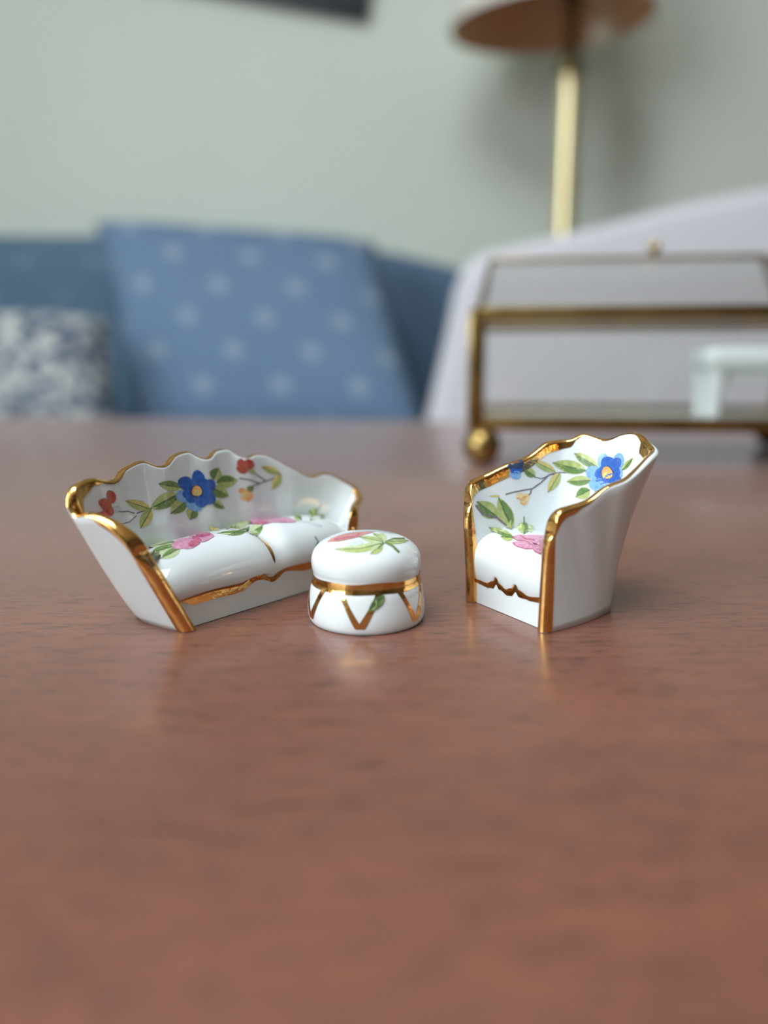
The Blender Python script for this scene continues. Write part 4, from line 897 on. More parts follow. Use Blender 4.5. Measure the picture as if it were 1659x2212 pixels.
decal_strip('leaf_vein', 'paint_olive', lf, sofa_tree, 3, (1766,345,1387,1766,360,1392,1823,381,1396,1823,397,1401,1883,419,1405,1886,438,1410,1952,467,1411,1955,485,1416,2032,524,1415,2040,549,1418,2144,614,1410,2180,666,1406,2845,1290,1245,2834,1295,1254,2864,1285,1268,2853,1290,1277,2883,1280,1290,2872,1286,1299,2902,1276,1313,2890,1281,1322,2921,1271,1336,2909,1276,1345,2939,1266,1358,2929,1272,1367,2958,1261,1381,2947,1267,1390,2977,1257,1404,2966,1262,1413,2996,1252,1426,2985,1258,1436,3015,1247,1449,3004,1253,1458,3034,1242,1472,3023,1248,1481))
lf = decal('painted_leaf', 'paint_light', sofa, sofa_tree, 1, (2144,425,1374,2177,394,1359,2232,403,1351,2307,438,1345,2438,533,1330,3106,1151,1173,3124,1148,1200,3141,1147,1231,3153,1149,1270,3117,1171,1279,3083,1187,1280,3052,1201,1276,3024,1213,1267,3000,1221,1251,2979,1227,1228,2341,619,1368))
decal('leaf_dark_half', 'paint_green', lf, sofa_tree, 2, (2181,401,1360,2238,414,1353,2318,454,1347,3082,1160,1157,3103,1154,1178,3123,1150,1203,3140,1148,1233,3130,1158,1254,3104,1168,1240,3077,1180,1230,3051,1190,1217,3029,1197,1198,2333,546,1362,2223,469,1372,2144,425,1374))
decal_strip('leaf_vein', 'paint_olive', lf, sofa_tree, 3, (2140,417,1373,2149,433,1376,2178,439,1372,2189,456,1375,2219,464,1371,2231,482,1374,2264,492,1369,2282,517,1370,2325,537,1363,2350,568,1362,3021,1198,1182,3017,1201,1189,3033,1194,1190,3029,1197,1197,3045,1189,1198,3041,1192,1205,3057,1184,1205,3054,1188,1212,3069,1180,1213,3066,1183,1220,3082,1175,1221,3078,1179,1228,3094,1171,1228,3090,1174,1235,3106,1166,1236,3103,1170,1243,3118,1162,1244,3115,1165,1251,3131,1157,1251,3127,1160,1258,3143,1152,1259,3139,1156,1266,3155,1148,1267,3152,1151,1274))
decal_strip('painted_stem', 'paint_haze', sofa, sofa_tree, 1, (1461,390,1415,1524,447,1432,1503,365,1405,1563,420,1423,1546,342,1395,1606,396,1413,1592,321,1384,1650,373,1403,1636,301,1373,1695,349,1392,1663,276,1361,1723,322,1379,1693,252,1347,1751,296,1366,1723,229,1334,1780,271,1352,1756,208,1319,1811,248,1338,1789,188,1305,1842,226,1324,1823,168,1290,1876,205,1310,1859,150,1274,1911,186,1295,1897,133,1259,1946,167,1280))
lf = decal('painted_leaf', 'paint_yellow', sofa, sofa_tree, 1, (-257,812,1465,359,1631,1284,327,1631,1309,293,1631,1329,258,1634,1344,222,1637,1354,187,1642,1360,151,1648,1363,114,1655,1360,138,1649,1332,164,1642,1308,192,1636,1287,223,1631,1269,-325,877,1455,-349,799,1466,-330,775,1468))
decal_strip('painted_stem', 'paint_teal', sofa, sofa_tree, 1, (1528,-4,1133,1564,2,1140,1539,-25,1100,1574,-20,1107,1551,-43,1066,1585,-39,1073,1567,-55,1037,1601,-57,1033,1532,-67,1011,1560,-71,996,1496,-78,979,1524,-82,964,1462,-87,946,1491,-91,932))
decal_strip('painted_stem', 'paint_teal', sofa, sofa_tree, 1, (1569,-56,1035,1599,-56,1035,1568,-71,996,1597,-71,996,1569,-84,957,1598,-83,957,1573,-94,917,1602,-93,917,1580,-100,876,1609,-100,876))
lf = decal('painted_leaf', 'paint_light', chair, chair_tree, 1, (-95,2348,2656,-137,2350,2743,-189,2341,2799,-247,2326,2840,-307,2305,2870,-370,2279,2890,-435,2247,2900,-498,2206,2903,-557,2152,2894,-522,2171,2820,-481,2194,2761,-434,2216,2711,-380,2238,2671,-320,2261,2642,-255,2286,2626,-182,2314,2625))
decal('leaf_dark_half', 'paint_green', lf, chair_tree, 2, (-179,2316,2631,-251,2289,2635,-317,2264,2652,-376,2241,2681,-431,2219,2720,-479,2197,2768,-521,2173,2824,-508,2192,2868,-456,2223,2837,-403,2247,2799,-345,2270,2766,-282,2294,2744,-218,2317,2724,-156,2334,2693,-95,2348,2656))
decal_strip('leaf_vein', 'paint_olive', lf, chair_tree, 3, (-92,2350,2662,-97,2346,2650,-125,2342,2676,-130,2339,2664,-157,2334,2690,-161,2330,2678,-188,2325,2704,-193,2321,2692,-219,2315,2719,-224,2311,2707,-251,2306,2733,-255,2302,2721,-281,2295,2748,-286,2291,2735,-311,2285,2762,-316,2281,2750,-341,2274,2777,-346,2270,2765,-371,2262,2792,-375,2258,2779,-400,2250,2806,-405,2246,2794,-429,2237,2821,-433,2233,2809,-456,2223,2837,-461,2219,2824,-483,2208,2852,-487,2203,2840,-508,2192,2868,-512,2187,2856,-532,2174,2883,-536,2169,2871,-555,2155,2900,-558,2149,2888))
lf = decal('painted_leaf', 'paint_light', chair, chair_tree, 1, (-294,2259,2561,-373,2238,2651,-451,2204,2700,-521,2158,2733,-584,2099,2750,-646,2036,2754,-703,1965,2747,-747,1878,2731,-781,1777,2699,-751,1855,2622,-712,1928,2564,-660,1992,2520,-598,2049,2489,-533,2105,2473,-463,2160,2475,-383,2209,2497))
decal('leaf_dark_half', 'paint_green', lf, chair_tree, 2, (-382,2211,2505,-462,2162,2486,-533,2108,2486,-597,2051,2502,-660,1994,2532,-712,1930,2574,-751,1856,2628,-749,1868,2685,-707,1948,2664,-653,2014,2636,-591,2072,2614,-526,2132,2607,-456,2185,2602,-377,2225,2585,-294,2259,2561))
decal_strip('leaf_vein', 'paint_olive', lf, chair_tree, 3, (-294,2261,2569,-295,2258,2553,-336,2243,2575,-337,2240,2559,-377,2225,2582,-378,2222,2566,-418,2205,2588,-419,2202,2573,-456,2183,2596,-457,2180,2580,-492,2159,2603,-493,2156,2587,-526,2133,2611,-527,2129,2595,-558,2104,2620,-559,2101,2604,-590,2075,2628,-591,2072,2612,-621,2046,2637,-622,2043,2621,-652,2015,2645,-653,2012,2629,-681,1983,2654,-682,1980,2638,-707,1948,2664,-708,1945,2648,-730,1910,2674,-730,1906,2658,-749,1868,2685,-749,1865,2669,-765,1824,2696,-766,1821,2680,-780,1779,2707,-781,1775,2691))
lf = decal('painted_leaf', 'paint_light', chair, chair_tree, 1, (-179,2274,2380,-252,2256,2430,-316,2233,2449,-375,2207,2454,-429,2177,2446,-477,2143,2428,-521,2105,2401,-562,2065,2366,-601,2025,2316,-549,2065,2279,-498,2103,2257,-445,2137,2244,-390,2168,2241,-334,2195,2251,-279,2221,2273,-226,2247,2310))
decal('leaf_dark_half', 'paint_green', lf, chair_tree, 2, (-227,2247,2316,-281,2222,2282,-336,2196,2261,-392,2168,2252,-446,2137,2253,-499,2103,2264,-550,2065,2283,-556,2065,2329,-511,2104,2336,-461,2140,2335,-408,2172,2339,-355,2201,2355,-299,2228,2372,-241,2252,2379,-179,2274,2380))
decal_strip('leaf_vein', 'paint_olive', lf, chair_tree, 3, (-181,2275,2386,-178,2273,2374,-210,2263,2381,-208,2262,2369,-240,2252,2376,-237,2251,2364,-269,2240,2372,-267,2239,2360,-298,2227,2367,-296,2227,2355,-327,2215,2363,-325,2214,2350,-355,2201,2358,-353,2200,2346,-383,2187,2354,-381,2187,2342,-410,2172,2350,-408,2172,2338,-437,2157,2346,-434,2156,2334,-462,2140,2342,-460,2140,2330,-487,2123,2339,-485,2122,2326,-511,2104,2335,-509,2104,2323,-534,2085,2332,-532,2085,2319,-556,2065,2329,-555,2065,2316,-579,2045,2325,-577,2045,2313,-602,2025,2322,-600,2026,2310))
lf = decal('painted_leaf', 'paint_light', chair, chair_tree, 1, (-162,2249,2187,-238,2230,2225,-290,2211,2231,-331,2192,2223,-364,2175,2202,-389,2158,2170,-407,2142,2128,-420,2128,2078,-426,2117,2013,-369,2143,1991,-318,2165,1984,-271,2183,1986,-230,2199,1998,-195,2214,2020,-170,2227,2056,-154,2239,2105))
decal('leaf_dark_half', 'paint_green', lf, chair_tree, 2, (-234,2230,2219,-284,2212,2222,-325,2194,2213,-357,2176,2192,-383,2160,2161,-403,2144,2121,-418,2129,2073,-396,2136,2036,-363,2155,2055,-324,2173,2067,-288,2190,2084,-259,2205,2114,-232,2220,2145,-198,2235,2167,-162,2249,2187))
decal_strip('leaf_vein', 'paint_olive', lf, chair_tree, 3, (-166,2249,2193,-158,2250,2181,-184,2242,2182,-175,2242,2170,-201,2234,2171,-192,2235,2159,-218,2227,2160,-209,2228,2148,-235,2219,2149,-226,2220,2137,-252,2212,2138,-243,2213,2126,-269,2204,2127,-260,2205,2115,-285,2196,2116,-277,2197,2104,-302,2188,2105,-294,2189,2093,-319,2180,2094,-310,2181,2082,-335,2171,2084,-327,2173,2071,-351,2163,2073,-343,2164,2060,-367,2153,2062,-359,2155,2049,-383,2144,2051,-375,2147,2039,-399,2135,2040,-391,2137,2028,-414,2125,2030,-407,2128,2017,-429,2116,2019,-422,2118,2006))
lf = decal('painted_leaf', 'paint_light', chair, chair_tree, 1, (517,2356,2648,581,2352,2666,625,2354,2693,661,2356,2722,689,2360,2756,711,2366,2791,728,2372,2829,739,2380,2869,742,2390,2913,689,2391,2891,645,2389,2866,605,2388,2838,571,2385,2807,542,2381,2774,521,2375,2737,509,2368,2697))
decal('leaf_dark_half', 'paint_green', lf, chair_tree, 2, (578,2353,2668,620,2355,2695,655,2358,2725,684,2362,2758,706,2367,2794,724,2373,2831,736,2380,2870,715,2385,2880,686,2381,2847,653,2378,2817,622,2374,2785,598,2369,2750,576,2363,2714,547,2359,2681,517,2356,2648))
decal_strip('leaf_vein', 'paint_olive', lf, chair_tree, 3, (520,2355,2646,513,2357,2649,535,2357,2663,527,2358,2666,549,2359,2680,542,2360,2683,564,2361,2697,556,2362,2700,578,2363,2713,570,2364,2716,592,2365,2730,585,2367,2733,606,2367,2747,599,2369,2750,620,2370,2763,613,2371,2766,634,2372,2780,627,2373,2783,648,2374,2796,641,2375,2799,662,2376,2813,655,2377,2816,676,2378,2829,669,2380,2833,690,2380,2846,683,2382,2849,704,2382,2862,697,2384,2865,718,2385,2879,710,2386,2882,732,2387,2895,724,2388,2898,745,2389,2911,738,2390,2914))
lf = decal('painted_leaf', 'paint_light', chair, chair_tree, 1, (-865,1408,2437,-867,1406,2503,-872,1386,2546,-879,1358,2579,-887,1324,2603,-897,1283,2619,-907,1238,2629,-918,1188,2632,-931,1130,2626,-927,1142,2573,-922,1161,2530,-916,1185,2492,-910,1214,2461,-901,1249,2438,-891,1291,2423,-880,1340,2419))
decal('leaf_dark_half', 'paint_green', lf, chair_tree, 2, (-879,1344,2423,-890,1296,2429,-900,1255,2445,-908,1220,2468,-915,1190,2498,-922,1165,2535,-927,1144,2576,-922,1168,2607,-914,1203,2584,-907,1234,2555,-899,1266,2529,-890,1305,2510,-880,1344,2493,-872,1378,2467,-865,1408,2437))
decal_strip('leaf_vein', 'paint_olive', lf, chair_tree, 3, (-864,1411,2442,-865,1405,2433,-868,1394,2454,-870,1387,2445,-872,1376,2465,-874,1370,2457,-877,1359,2477,-878,1352,2469,-881,1342,2489,-882,1335,2480,-885,1324,2501,-886,1318,2492,-889,1307,2513,-891,1300,2504,-894,1290,2525,-895,1283,2516,-898,1272,2536,-899,1266,2528,-902,1255,2548,-903,1248,2539,-906,1238,2560,-907,1231,2551,-910,1220,2572,-911,1214,2563,-914,1203,2583,-915,1196,2575,-918,1186,2595,-919,1179,2587,-922,1168,2607,-923,1161,2598,-926,1151,2619,-927,1144,2610,-930,1133,2630,-931,1127,2622))
lf = decal('painted_leaf', 'paint_yellow', chair, chair_tree, 1, (-748,1848,2508,-765,1811,2586,-783,1760,2640,-802,1702,2683,-820,1638,2717,-838,1567,2742,-855,1492,2761,-872,1413,2774,-889,1329,2776,-878,1377,2711,-865,1432,2656,-851,1490,2607,-836,1553,2565,-819,1619,2532,-800,1689,2508,-777,1763,2496))
decal('leaf_dark_half', 'paint_light', lf, chair_tree, 2, (-776,1766,2500,-799,1692,2515,-819,1623,2539,-835,1557,2573,-850,1494,2614,-864,1435,2661,-877,1379,2714,-874,1398,2747,-859,1465,2713,-844,1529,2674,-829,1593,2637,-811,1662,2610,-791,1729,2583,-770,1791,2547,-748,1848,2508))
decal_strip('leaf_vein', 'paint_olive', lf, chair_tree, 3, (-747,1850,2513,-749,1846,2503,-759,1820,2529,-761,1816,2520,-771,1790,2545,-772,1785,2536,-781,1759,2562,-782,1754,2553,-791,1727,2579,-792,1722,2569,-801,1695,2595,-802,1690,2586,-810,1663,2612,-811,1658,2603,-819,1631,2629,-820,1626,2620,-828,1598,2646,-829,1593,2636,-836,1565,2662,-837,1560,2653,-844,1532,2679,-845,1526,2670,-852,1498,2696,-853,1493,2687,-859,1465,2713,-860,1459,2704,-867,1431,2730,-868,1426,2721,-874,1398,2747,-875,1393,2738,-882,1364,2763,-882,1359,2754,-889,1331,2780,-890,1326,2771))
lf = decal('painted_leaf', 'paint_yellow', chair, chair_tree, 1, (-704,1935,2498,-741,1861,2479,-760,1807,2444,-773,1765,2402,-782,1733,2352,-787,1710,2297,-789,1696,2236,-789,1689,2170,-785,1695,2097,-764,1763,2123,-745,1818,2158,-726,1863,2197,-710,1899,2243,-696,1925,2294,-688,1941,2351,-688,1949,2417))
decal('leaf_dark_half', 'paint_light', lf, chair_tree, 2, (-691,1945,2420,-693,1936,2356,-701,1918,2299,-714,1891,2248,-730,1856,2202,-747,1812,2162,-765,1759,2126,-779,1721,2150,-770,1752,2200,-759,1790,2246,-748,1824,2294,-741,1847,2348,-733,1870,2403,-721,1901,2452,-704,1935,2498))
decal_strip('leaf_vein', 'paint_olive', lf, chair_tree, 3, (-707,1930,2501,-701,1939,2495,-713,1917,2476,-708,1925,2469,-720,1903,2451,-714,1912,2444,-726,1889,2425,-720,1898,2419,-731,1874,2400,-727,1884,2394,-737,1860,2375,-732,1869,2369,-742,1845,2350,-738,1855,2343,-747,1830,2325,-743,1840,2318,-752,1814,2300,-748,1825,2293,-757,1799,2275,-752,1809,2268,-761,1784,2250,-757,1794,2243,-766,1768,2225,-762,1779,2218,-770,1753,2200,-766,1763,2193,-774,1737,2175,-771,1747,2168,-779,1721,2150,-775,1732,2144,-783,1705,2125,-780,1716,2119,-787,1689,2101,-784,1700,2094))
decal('painted_petal', 'paint_sky', chair, chair_tree, 4, (165,2429,2798,190,2413,2722,166,2398,2658,115,2386,2621,56,2374,2600,-12,2361,2605,-74,2354,2654,-105,2358,2728,-114,2368,2800,-108,2382,2868,-75,2403,2922,-14,2424,2932,51,2434,2903,110,2436,2858))
decal('painted_petal', 'paint_sky', chair, chair_tree, 4, (534,2380,2764,488,2371,2695,414,2374,2655,338,2382,2638,261,2392,2639,202,2404,2680,186,2420,2753,203,2437,2826,235,2452,2892,289,2464,2948,369,2459,2969,444,2439,2944,496,2418,2897,530,2398,2839))
decal('painted_petal', 'paint_sky', chair, chair_tree, 4, (51,2365,2556,35,2351,2496,-18,2332,2451,-82,2310,2418,-159,2284,2401,-236,2260,2418,-284,2249,2467,-301,2250,2523,-301,2259,2580,-271,2281,2635,-204,2312,2666,-126,2340,2663,-55,2357,2643,11,2368,2609))
decal('painted_petal', 'paint_sky', chair, chair_tree, 4, (124,2340,2392,130,2329,2332,1320,992,2546,1342,917,2509,1297,881,2479,-79,2271,2180,-139,2259,2207,-185,2251,2246,-210,2251,2303,-192,2267,2366,-139,2293,2412,-74,2316,2439,-2,2336,2452,75,2346,2439))
decal('painted_petal', 'paint_sky', chair, chair_tree, 4, (562,2344,2617,569,2329,2552,529,2323,2500,467,2324,2473,397,2331,2458,316,2346,2467,252,2364,2512,228,2380,2575,231,2393,2636,250,2406,2693,303,2411,2735,383,2399,2740,458,2379,2712,518,2361,2672))
decal('petal_dark_tone', 'paint_blue', chair, chair_tree, 5, (299,2412,2739,292,2397,2671,263,2385,2609,204,2378,2560,122,2373,2552,51,2371,2588,1,2371,2640,-36,2374,2705,-43,2386,2781,-6,2407,2839,54,2427,2866,120,2441,2873,198,2444,2860,269,2432,2810))
decal('petal_dark_tone', 'paint_blue', chair, chair_tree, 5, (462,2382,2725,427,2376,2673,379,2373,2628,313,2378,2605,253,2389,2622,218,2400,2664,198,2412,2715,195,2425,2775,224,2438,2833,279,2444,2865,339,2439,2873,401,2428,2868,456,2411,2840,478,2394,2785))
decal('petal_dark_tone', 'paint_blue', chair, chair_tree, 5, (123,2372,2543,123,2362,2499,85,2352,2464,35,2341,2445,-18,2329,2435,-74,2316,2443,-114,2310,2475,-125,2315,2518,-119,2324,2559,-99,2336,2598,-57,2353,2626,-1,2368,2627,50,2375,2608,91,2376,2580))
decal('petal_dark_tone', 'paint_blue', chair, chair_tree, 5, (546,2322,2504,1458,1266,2656,1450,1197,2629,1404,1145,2615,242,2334,2369,130,2336,2367,52,2334,2394,34,2340,2439,56,2352,2484,100,2366,2526,183,2378,2561,303,2373,2575,414,2352,2563,493,2335,2538))
decal('petal_dark_tone', 'paint_blue', chair, chair_tree, 5, (180,2347,2414,178,2339,2378,154,2331,2341,101,2324,2316,39,2317,2314,-12,2311,2328,-55,2305,2350,-82,2304,2384,-74,2313,2424,-38,2328,2453,7,2341,2473,61,2353,2484,122,2358,2477,166,2354,2449))
decal('petal_dark_tone', 'paint_blue', chair, chair_tree, 5, (500,2347,2596,501,2336,2546,489,2327,2498,451,2324,2463,394,2332,2460,339,2346,2484,294,2361,2518,258,2376,2565,251,2389,2621,278,2396,2663,322,2396,2686,372,2391,2697,432,2378,2688,480,2361,2648))
decal('petal_dark_tone', 'paint_blue', chair, chair_tree, 5, (425,2359,2600,431,2341,2524,355,2338,2458,244,2345,2421,135,2343,2404,29,2334,2413,-48,2327,2467,-70,2335,2544,-55,2352,2615,-19,2374,2682,54,2400,2732,162,2415,2739,266,2408,2707,356,2385,2660))
decal('flower_ring', 'paint_navy', chair, chair_tree, 6, (321,2370,2573,330,2354,2509,286,2348,2457,219,2349,2430,152,2347,2418,82,2344,2428,28,2345,2474,10,2354,2537,17,2366,2596,38,2381,2651,83,2397,2692,152,2405,2695,218,2401,2666,274,2388,2625))
fc = decal('flower_centre', 'paint_orange', chair, chair_tree, 7, (263,2385,2606,302,2369,2558,301,2357,2504,257,2353,2466,199,2353,2448,139,2352,2443,76,2350,2461,33,2352,2507,21,2360,2561,27,2371,2610,47,2384,2655,93,2397,2682,155,2401,2675,213,2396,2644))
decal('flower_stamens', 'paint_yellow', fc, chair_tree, 8, (223,2374,2545,241,2367,2519,230,2361,2489,196,2357,2465,158,2354,2451,117,2350,2442,77,2348,2448,54,2349,2471,52,2354,2500,61,2361,2527,80,2369,2555,117,2377,2573,159,2380,2573,194,2378,2562))
decal_strip('painted_stem', 'paint_stem', chair, chair_tree, 1, (-282,2265,2563,-276,2264,2544,-320,2247,2555,-315,2246,2536,-358,2229,2547,-352,2228,2528,-395,2210,2540,-389,2209,2520,-430,2189,2532,-425,2189,2512,-464,2167,2525,-460,2167,2505,-496,2143,2518,-493,2142,2497,-525,2119,2516,-522,2118,2496,-553,2094,2515,-550,2093,2494,-580,2068,2513,-578,2068,2493,-608,2043,2512,-606,2042,2491,-635,2017,2511,-633,2016,2490,-661,1990,2509,-660,1989,2489,-686,1961,2509,-684,1961,2488,-708,1929,2508,-706,1929,2488))
decal_strip('painted_stem', 'paint_stem', chair, chair_tree, 1, (-710,1927,2511,-705,1932,2485,-727,1894,2503,-723,1900,2477,-743,1860,2495,-739,1865,2469,-757,1823,2488,-753,1829,2461,-769,1786,2480,-766,1792,2454,-781,1748,2473,-778,1754,2447,-794,1706,2465,-789,1720,2441,-803,1669,2433,-797,1689,2413,-811,1635,2403,-805,1655,2383,-819,1600,2373,-814,1621,2353,-827,1566,2343,-822,1586,2323,-834,1532,2314,-829,1551,2293,-842,1494,2292,-838,1511,2269,-850,1456,2269,-846,1473,2246,-859,1417,2246,-854,1435,2223,-867,1379,2223,-863,1396,2200,-875,1344,2201,-872,1356,2176,-884,1306,2198,-883,1311,2171,-894,1264,2193,-892,1270,2167,-903,1223,2189,-902,1228,2162,-912,1181,2185,-911,1186,2158,-922,1139,2180,-920,1145,2154,-932,1094,2175,-930,1100,2148,-942,1050,2169,-940,1056,2142,-953,1006,2163,-951,1012,2136,-965,963,2156,-963,969,2130,-978,921,2150,-975,928,2124,-990,883,2141,-987,891,2115,-1003,847,2132,-1000,855,2106,-1016,812,2123,-1013,819,2097,-1029,777,2113,-1026,784,2088))
decal_strip('painted_stem', 'paint_stem', chair, chair_tree, 1, (-788,1723,2462,-785,1733,2443,-800,1681,2445,-797,1691,2425,-811,1638,2427,-808,1648,2408,-822,1595,2410,-819,1604,2391,-831,1554,2393,-830,1557,2373,-840,1517,2404,-840,1512,2384,-849,1476,2415,-850,1471,2395,-858,1435,2425,-859,1431,2406,-868,1395,2436,-868,1390,2416))
decal_strip('painted_stem', 'paint_stem', chair, chair_tree, 1, (-881,1320,2193,-874,1348,2186,-883,1309,2145,-876,1337,2137,-885,1298,2100,-878,1324,2086,-890,1275,2083,-885,1294,2061,-896,1248,2062,-891,1268,2041))
decal('painted_petal', 'paint_sky', chair, chair_tree, 4, (-937,1088,2482,-939,1079,2448,-945,1052,2417,-957,1001,2401,-973,944,2409,-986,900,2430,-998,864,2456,-1005,843,2492,-1001,855,2528,-989,895,2552,-975,941,2563,-961,995,2567,-947,1050,2551,-939,1084,2518))
decal('painted_petal', 'paint_blue', chair, chair_tree, 4, (-931,1126,2597,-935,1104,2553,-944,1062,2523,-956,1011,2502,-972,950,2497,-988,894,2521,-998,863,2564,-1002,853,2608,-1001,856,2654,-998,893,2693,-981,950,2708,-960,1005,2699,-947,1059,2679,-936,1107,2645))
decal('painted_petal', 'paint_navy', chair, chair_tree, 9, (-929,1141,2691,-934,1116,2652,-942,1077,2620,-956,1017,2606,-973,952,2623,-986,905,2660,-1007,884,2699,-1081,927,2735,-962,1131,2780,-930,1145,2738))
decal('painted_petal', 'paint_navy', chair, chair_tree, 9, (-985,908,2664,-985,907,2646,-990,892,2632,-997,868,2627,-1004,846,2629,-1012,824,2635,-1020,808,2649,-1028,809,2666,-1031,823,2682,-1032,841,2694,-1028,862,2704,-1014,882,2705,-999,895,2696,-989,902,2681))
decal('painted_petal', 'paint_gold_dot', chair, chair_tree, 2, (-909,1186,2046,-910,1180,2020,-917,1148,2002,-926,1109,1996,-935,1068,1997,-946,1026,2007,-954,999,2030,-955,996,2057,-952,1006,2080,-947,1027,2101,-938,1063,2114,-928,1107,2110,-919,1143,2093,-913,1169,2072))
decal('painted_petal', 'paint_gold_dot', chair, chair_tree, 2, (-886,1288,2005,-888,1276,1967,-892,1254,1935,-900,1221,1912,-909,1179,1914,-917,1144,1941,-922,1122,1976,-926,1108,2015,-926,1110,2059,-921,1137,2090,-912,1176,2100,-904,1214,2097,-895,1253,2083,-888,1283,2049))
decal('painted_petal', 'paint_gold_dot', chair, chair_tree, 2, (-896,1238,1904,-896,1234,1884,-900,1217,1866,-907,1184,1859,-915,1149,1864,-921,1120,1876,-928,1095,1891,-931,1083,1913,-928,1093,1933,-923,1118,1946,-916,1147,1954,-909,1181,1955,-901,1215,1944,-897,1234,1924))
decal_strip('painted_stem', 'paint_orange', chair, chair_tree, 4, (-950,1011,2010,-949,1014,2030,-937,1061,1999,-936,1065,2019,-924,1116,1987,-925,1112,2007,-916,1153,2011,-919,1138,2028,-909,1185,2032,-913,1170,2049))
decal_strip('painted_stem', 'paint_orange', chair, chair_tree, 4, (-928,1095,1912,-926,1105,1930,-919,1132,1891,-917,1143,1908,-908,1178,1867,-910,1172,1888,-900,1219,1905,-904,1201,1920,-893,1253,1941,-897,1236,1955))
decal_strip('painted_stem', 'paint_orange', chair, chair_tree, 4, (-931,1083,1962,-932,1083,1983,-922,1123,1960,-922,1123,1980,-912,1170,1959,-915,1157,1977,-905,1204,2004,-909,1185,2017,-898,1235,2047,-903,1216,2059))
lf = decal('painted_leaf', 'paint_light', chair, chair_tree, 1, (-1064,620,1649,-1072,627,1761,-1084,600,1836,-1098,559,1894,-1114,504,1937,-1128,436,1967,-1139,355,1988,-1145,261,1999,-1123,130,2002,-1106,135,1913,-1096,162,1838,-1090,201,1771,-1088,254,1714,-1088,322,1668,-1085,402,1637,-1078,495,1624))
decal('leaf_dark_half', 'paint_green', lf, chair_tree, 2, (-1078,502,1631,-1086,413,1647,-1091,336,1679,-1092,269,1724,-1094,214,1781,-1099,172,1845,-1108,142,1917,-1133,211,1962,-1131,276,1917,-1122,327,1865,-1112,382,1817,-1102,450,1782,-1091,519,1748,-1078,573,1702,-1064,620,1649))
decal_strip('leaf_vein', 'paint_olive', lf, chair_tree, 3, (-1063,627,1656,-1064,614,1642,-1071,599,1677,-1071,585,1663,-1078,570,1699,-1078,557,1685,-1084,542,1721,-1085,528,1707,-1091,513,1742,-1091,499,1728,-1097,484,1764,-1096,470,1750,-1102,454,1786,-1102,440,1772,-1108,425,1807,-1107,410,1794,-1113,396,1829,-1112,381,1815,-1118,366,1851,-1117,351,1837,-1123,336,1873,-1121,321,1859,-1127,306,1895,-1125,290,1881,-1131,276,1916,-1127,259,1903,-1133,244,1939,-1128,226,1926,-1133,211,1961,-1126,191,1949,-1130,175,1985,-1122,155,1973,-1126,139,2008,-1120,120,1996))
lf = decal('painted_leaf', 'paint_light', chair, chair_tree, 1, (-907,863,1412,-957,966,1507,-957,970,1604,-964,952,1693,-976,917,1775,-994,868,1851,-1016,806,1922,-1044,735,1988,-1080,646,2046,-1085,621,1944,-1081,614,1849,-1074,618,1758,-1063,636,1672,-1049,670,1591,-1031,723,1515,-1007,798,1447))
decal('leaf_dark_half', 'paint_green', lf, chair_tree, 2, (-959,958,1504,-961,957,1600,-968,938,1688,-980,903,1770,-998,855,1847,-1020,797,1918,-1047,729,1986,-1064,681,1967,-1051,711,1885,-1041,732,1799,-1029,758,1715,-1012,803,1637,-994,851,1560,-981,886,1478,-907,863,1412))
decal_strip('leaf_vein', 'paint_olive', lf, chair_tree, 3, (-918,883,1411,-897,843,1412,-973,908,1439,-978,891,1433,-979,891,1480,-985,874,1474,-986,873,1521,-991,856,1515,-993,856,1562,-998,839,1556,-999,839,1603,-1005,822,1597,-1006,821,1644,-1012,805,1638,-1013,804,1685,-1019,788,1679,-1020,787,1726,-1025,771,1719,-1027,770,1766,-1032,754,1760,-1034,754,1807,-1040,737,1801,-1041,737,1848,-1047,720,1841,-1048,720,1888,-1054,704,1882,-1055,703,1929,-1061,687,1922,-1062,687,1969,-1068,670,1962,-1070,670,2009,-1075,654,2003,-1077,654,2049,-1083,637,2043))
lf = decal('painted_leaf', 'paint_light', chair, chair_tree, 1, (-366,720,1411,-454,902,1420,-669,1146,1399,-864,1346,1388,-865,1345,1435,-870,1327,1482,-878,1294,1531,-889,1249,1580,-904,1182,1630,-918,1120,1586,-927,1079,1542,-933,1051,1497,-936,1038,1451,-934,1041,1404,-713,870,1418,-544,772,1415))
decal('leaf_dark_half', 'paint_green', lf, chair_tree, 2, (-458,895,1420,-668,1129,1401,-868,1331,1388,-869,1330,1435,-873,1313,1483,-881,1284,1531,-891,1242,1580,-903,1187,1583,-902,1186,1536,-904,1173,1491,-905,1168,1444,-901,1181,1397,-668,991,1414,-490,834,1419,-366,720,1411))
decal_strip('leaf_vein', 'paint_olive', lf, chair_tree, 3, (-360,725,1412,-372,714,1410,-422,780,1416,-432,767,1415,-488,838,1420,-497,825,1419,-568,909,1419,-576,894,1419,-667,997,1414,-670,978,1415,-803,1119,1399,-800,1093,1402,-897,1202,1396,-901,1183,1397,-897,1201,1419,-901,1182,1420,-898,1200,1442,-902,1181,1443,-898,1199,1466,-903,1180,1467,-899,1198,1489,-903,1179,1490,-900,1197,1513,-904,1178,1514,-900,1196,1536,-904,1177,1537,-901,1195,1559,-905,1176,1560,-901,1194,1582,-905,1175,1583,-902,1192,1606,-906,1174,1607,-902,1191,1629,-906,1173,1630))
lf = decal('painted_leaf', 'paint_light', chair, chair_tree, 1, (-440,509,1375,-612,594,1391,-758,646,1399,-898,689,1400,-1024,714,1399,-1039,641,1423,-1050,562,1443,-1057,479,1458,-1059,387,1467,-1052,452,1411,-1043,519,1364,-895,471,1361,-770,444,1357,-661,432,1355,-566,434,1357,-486,453,1362))
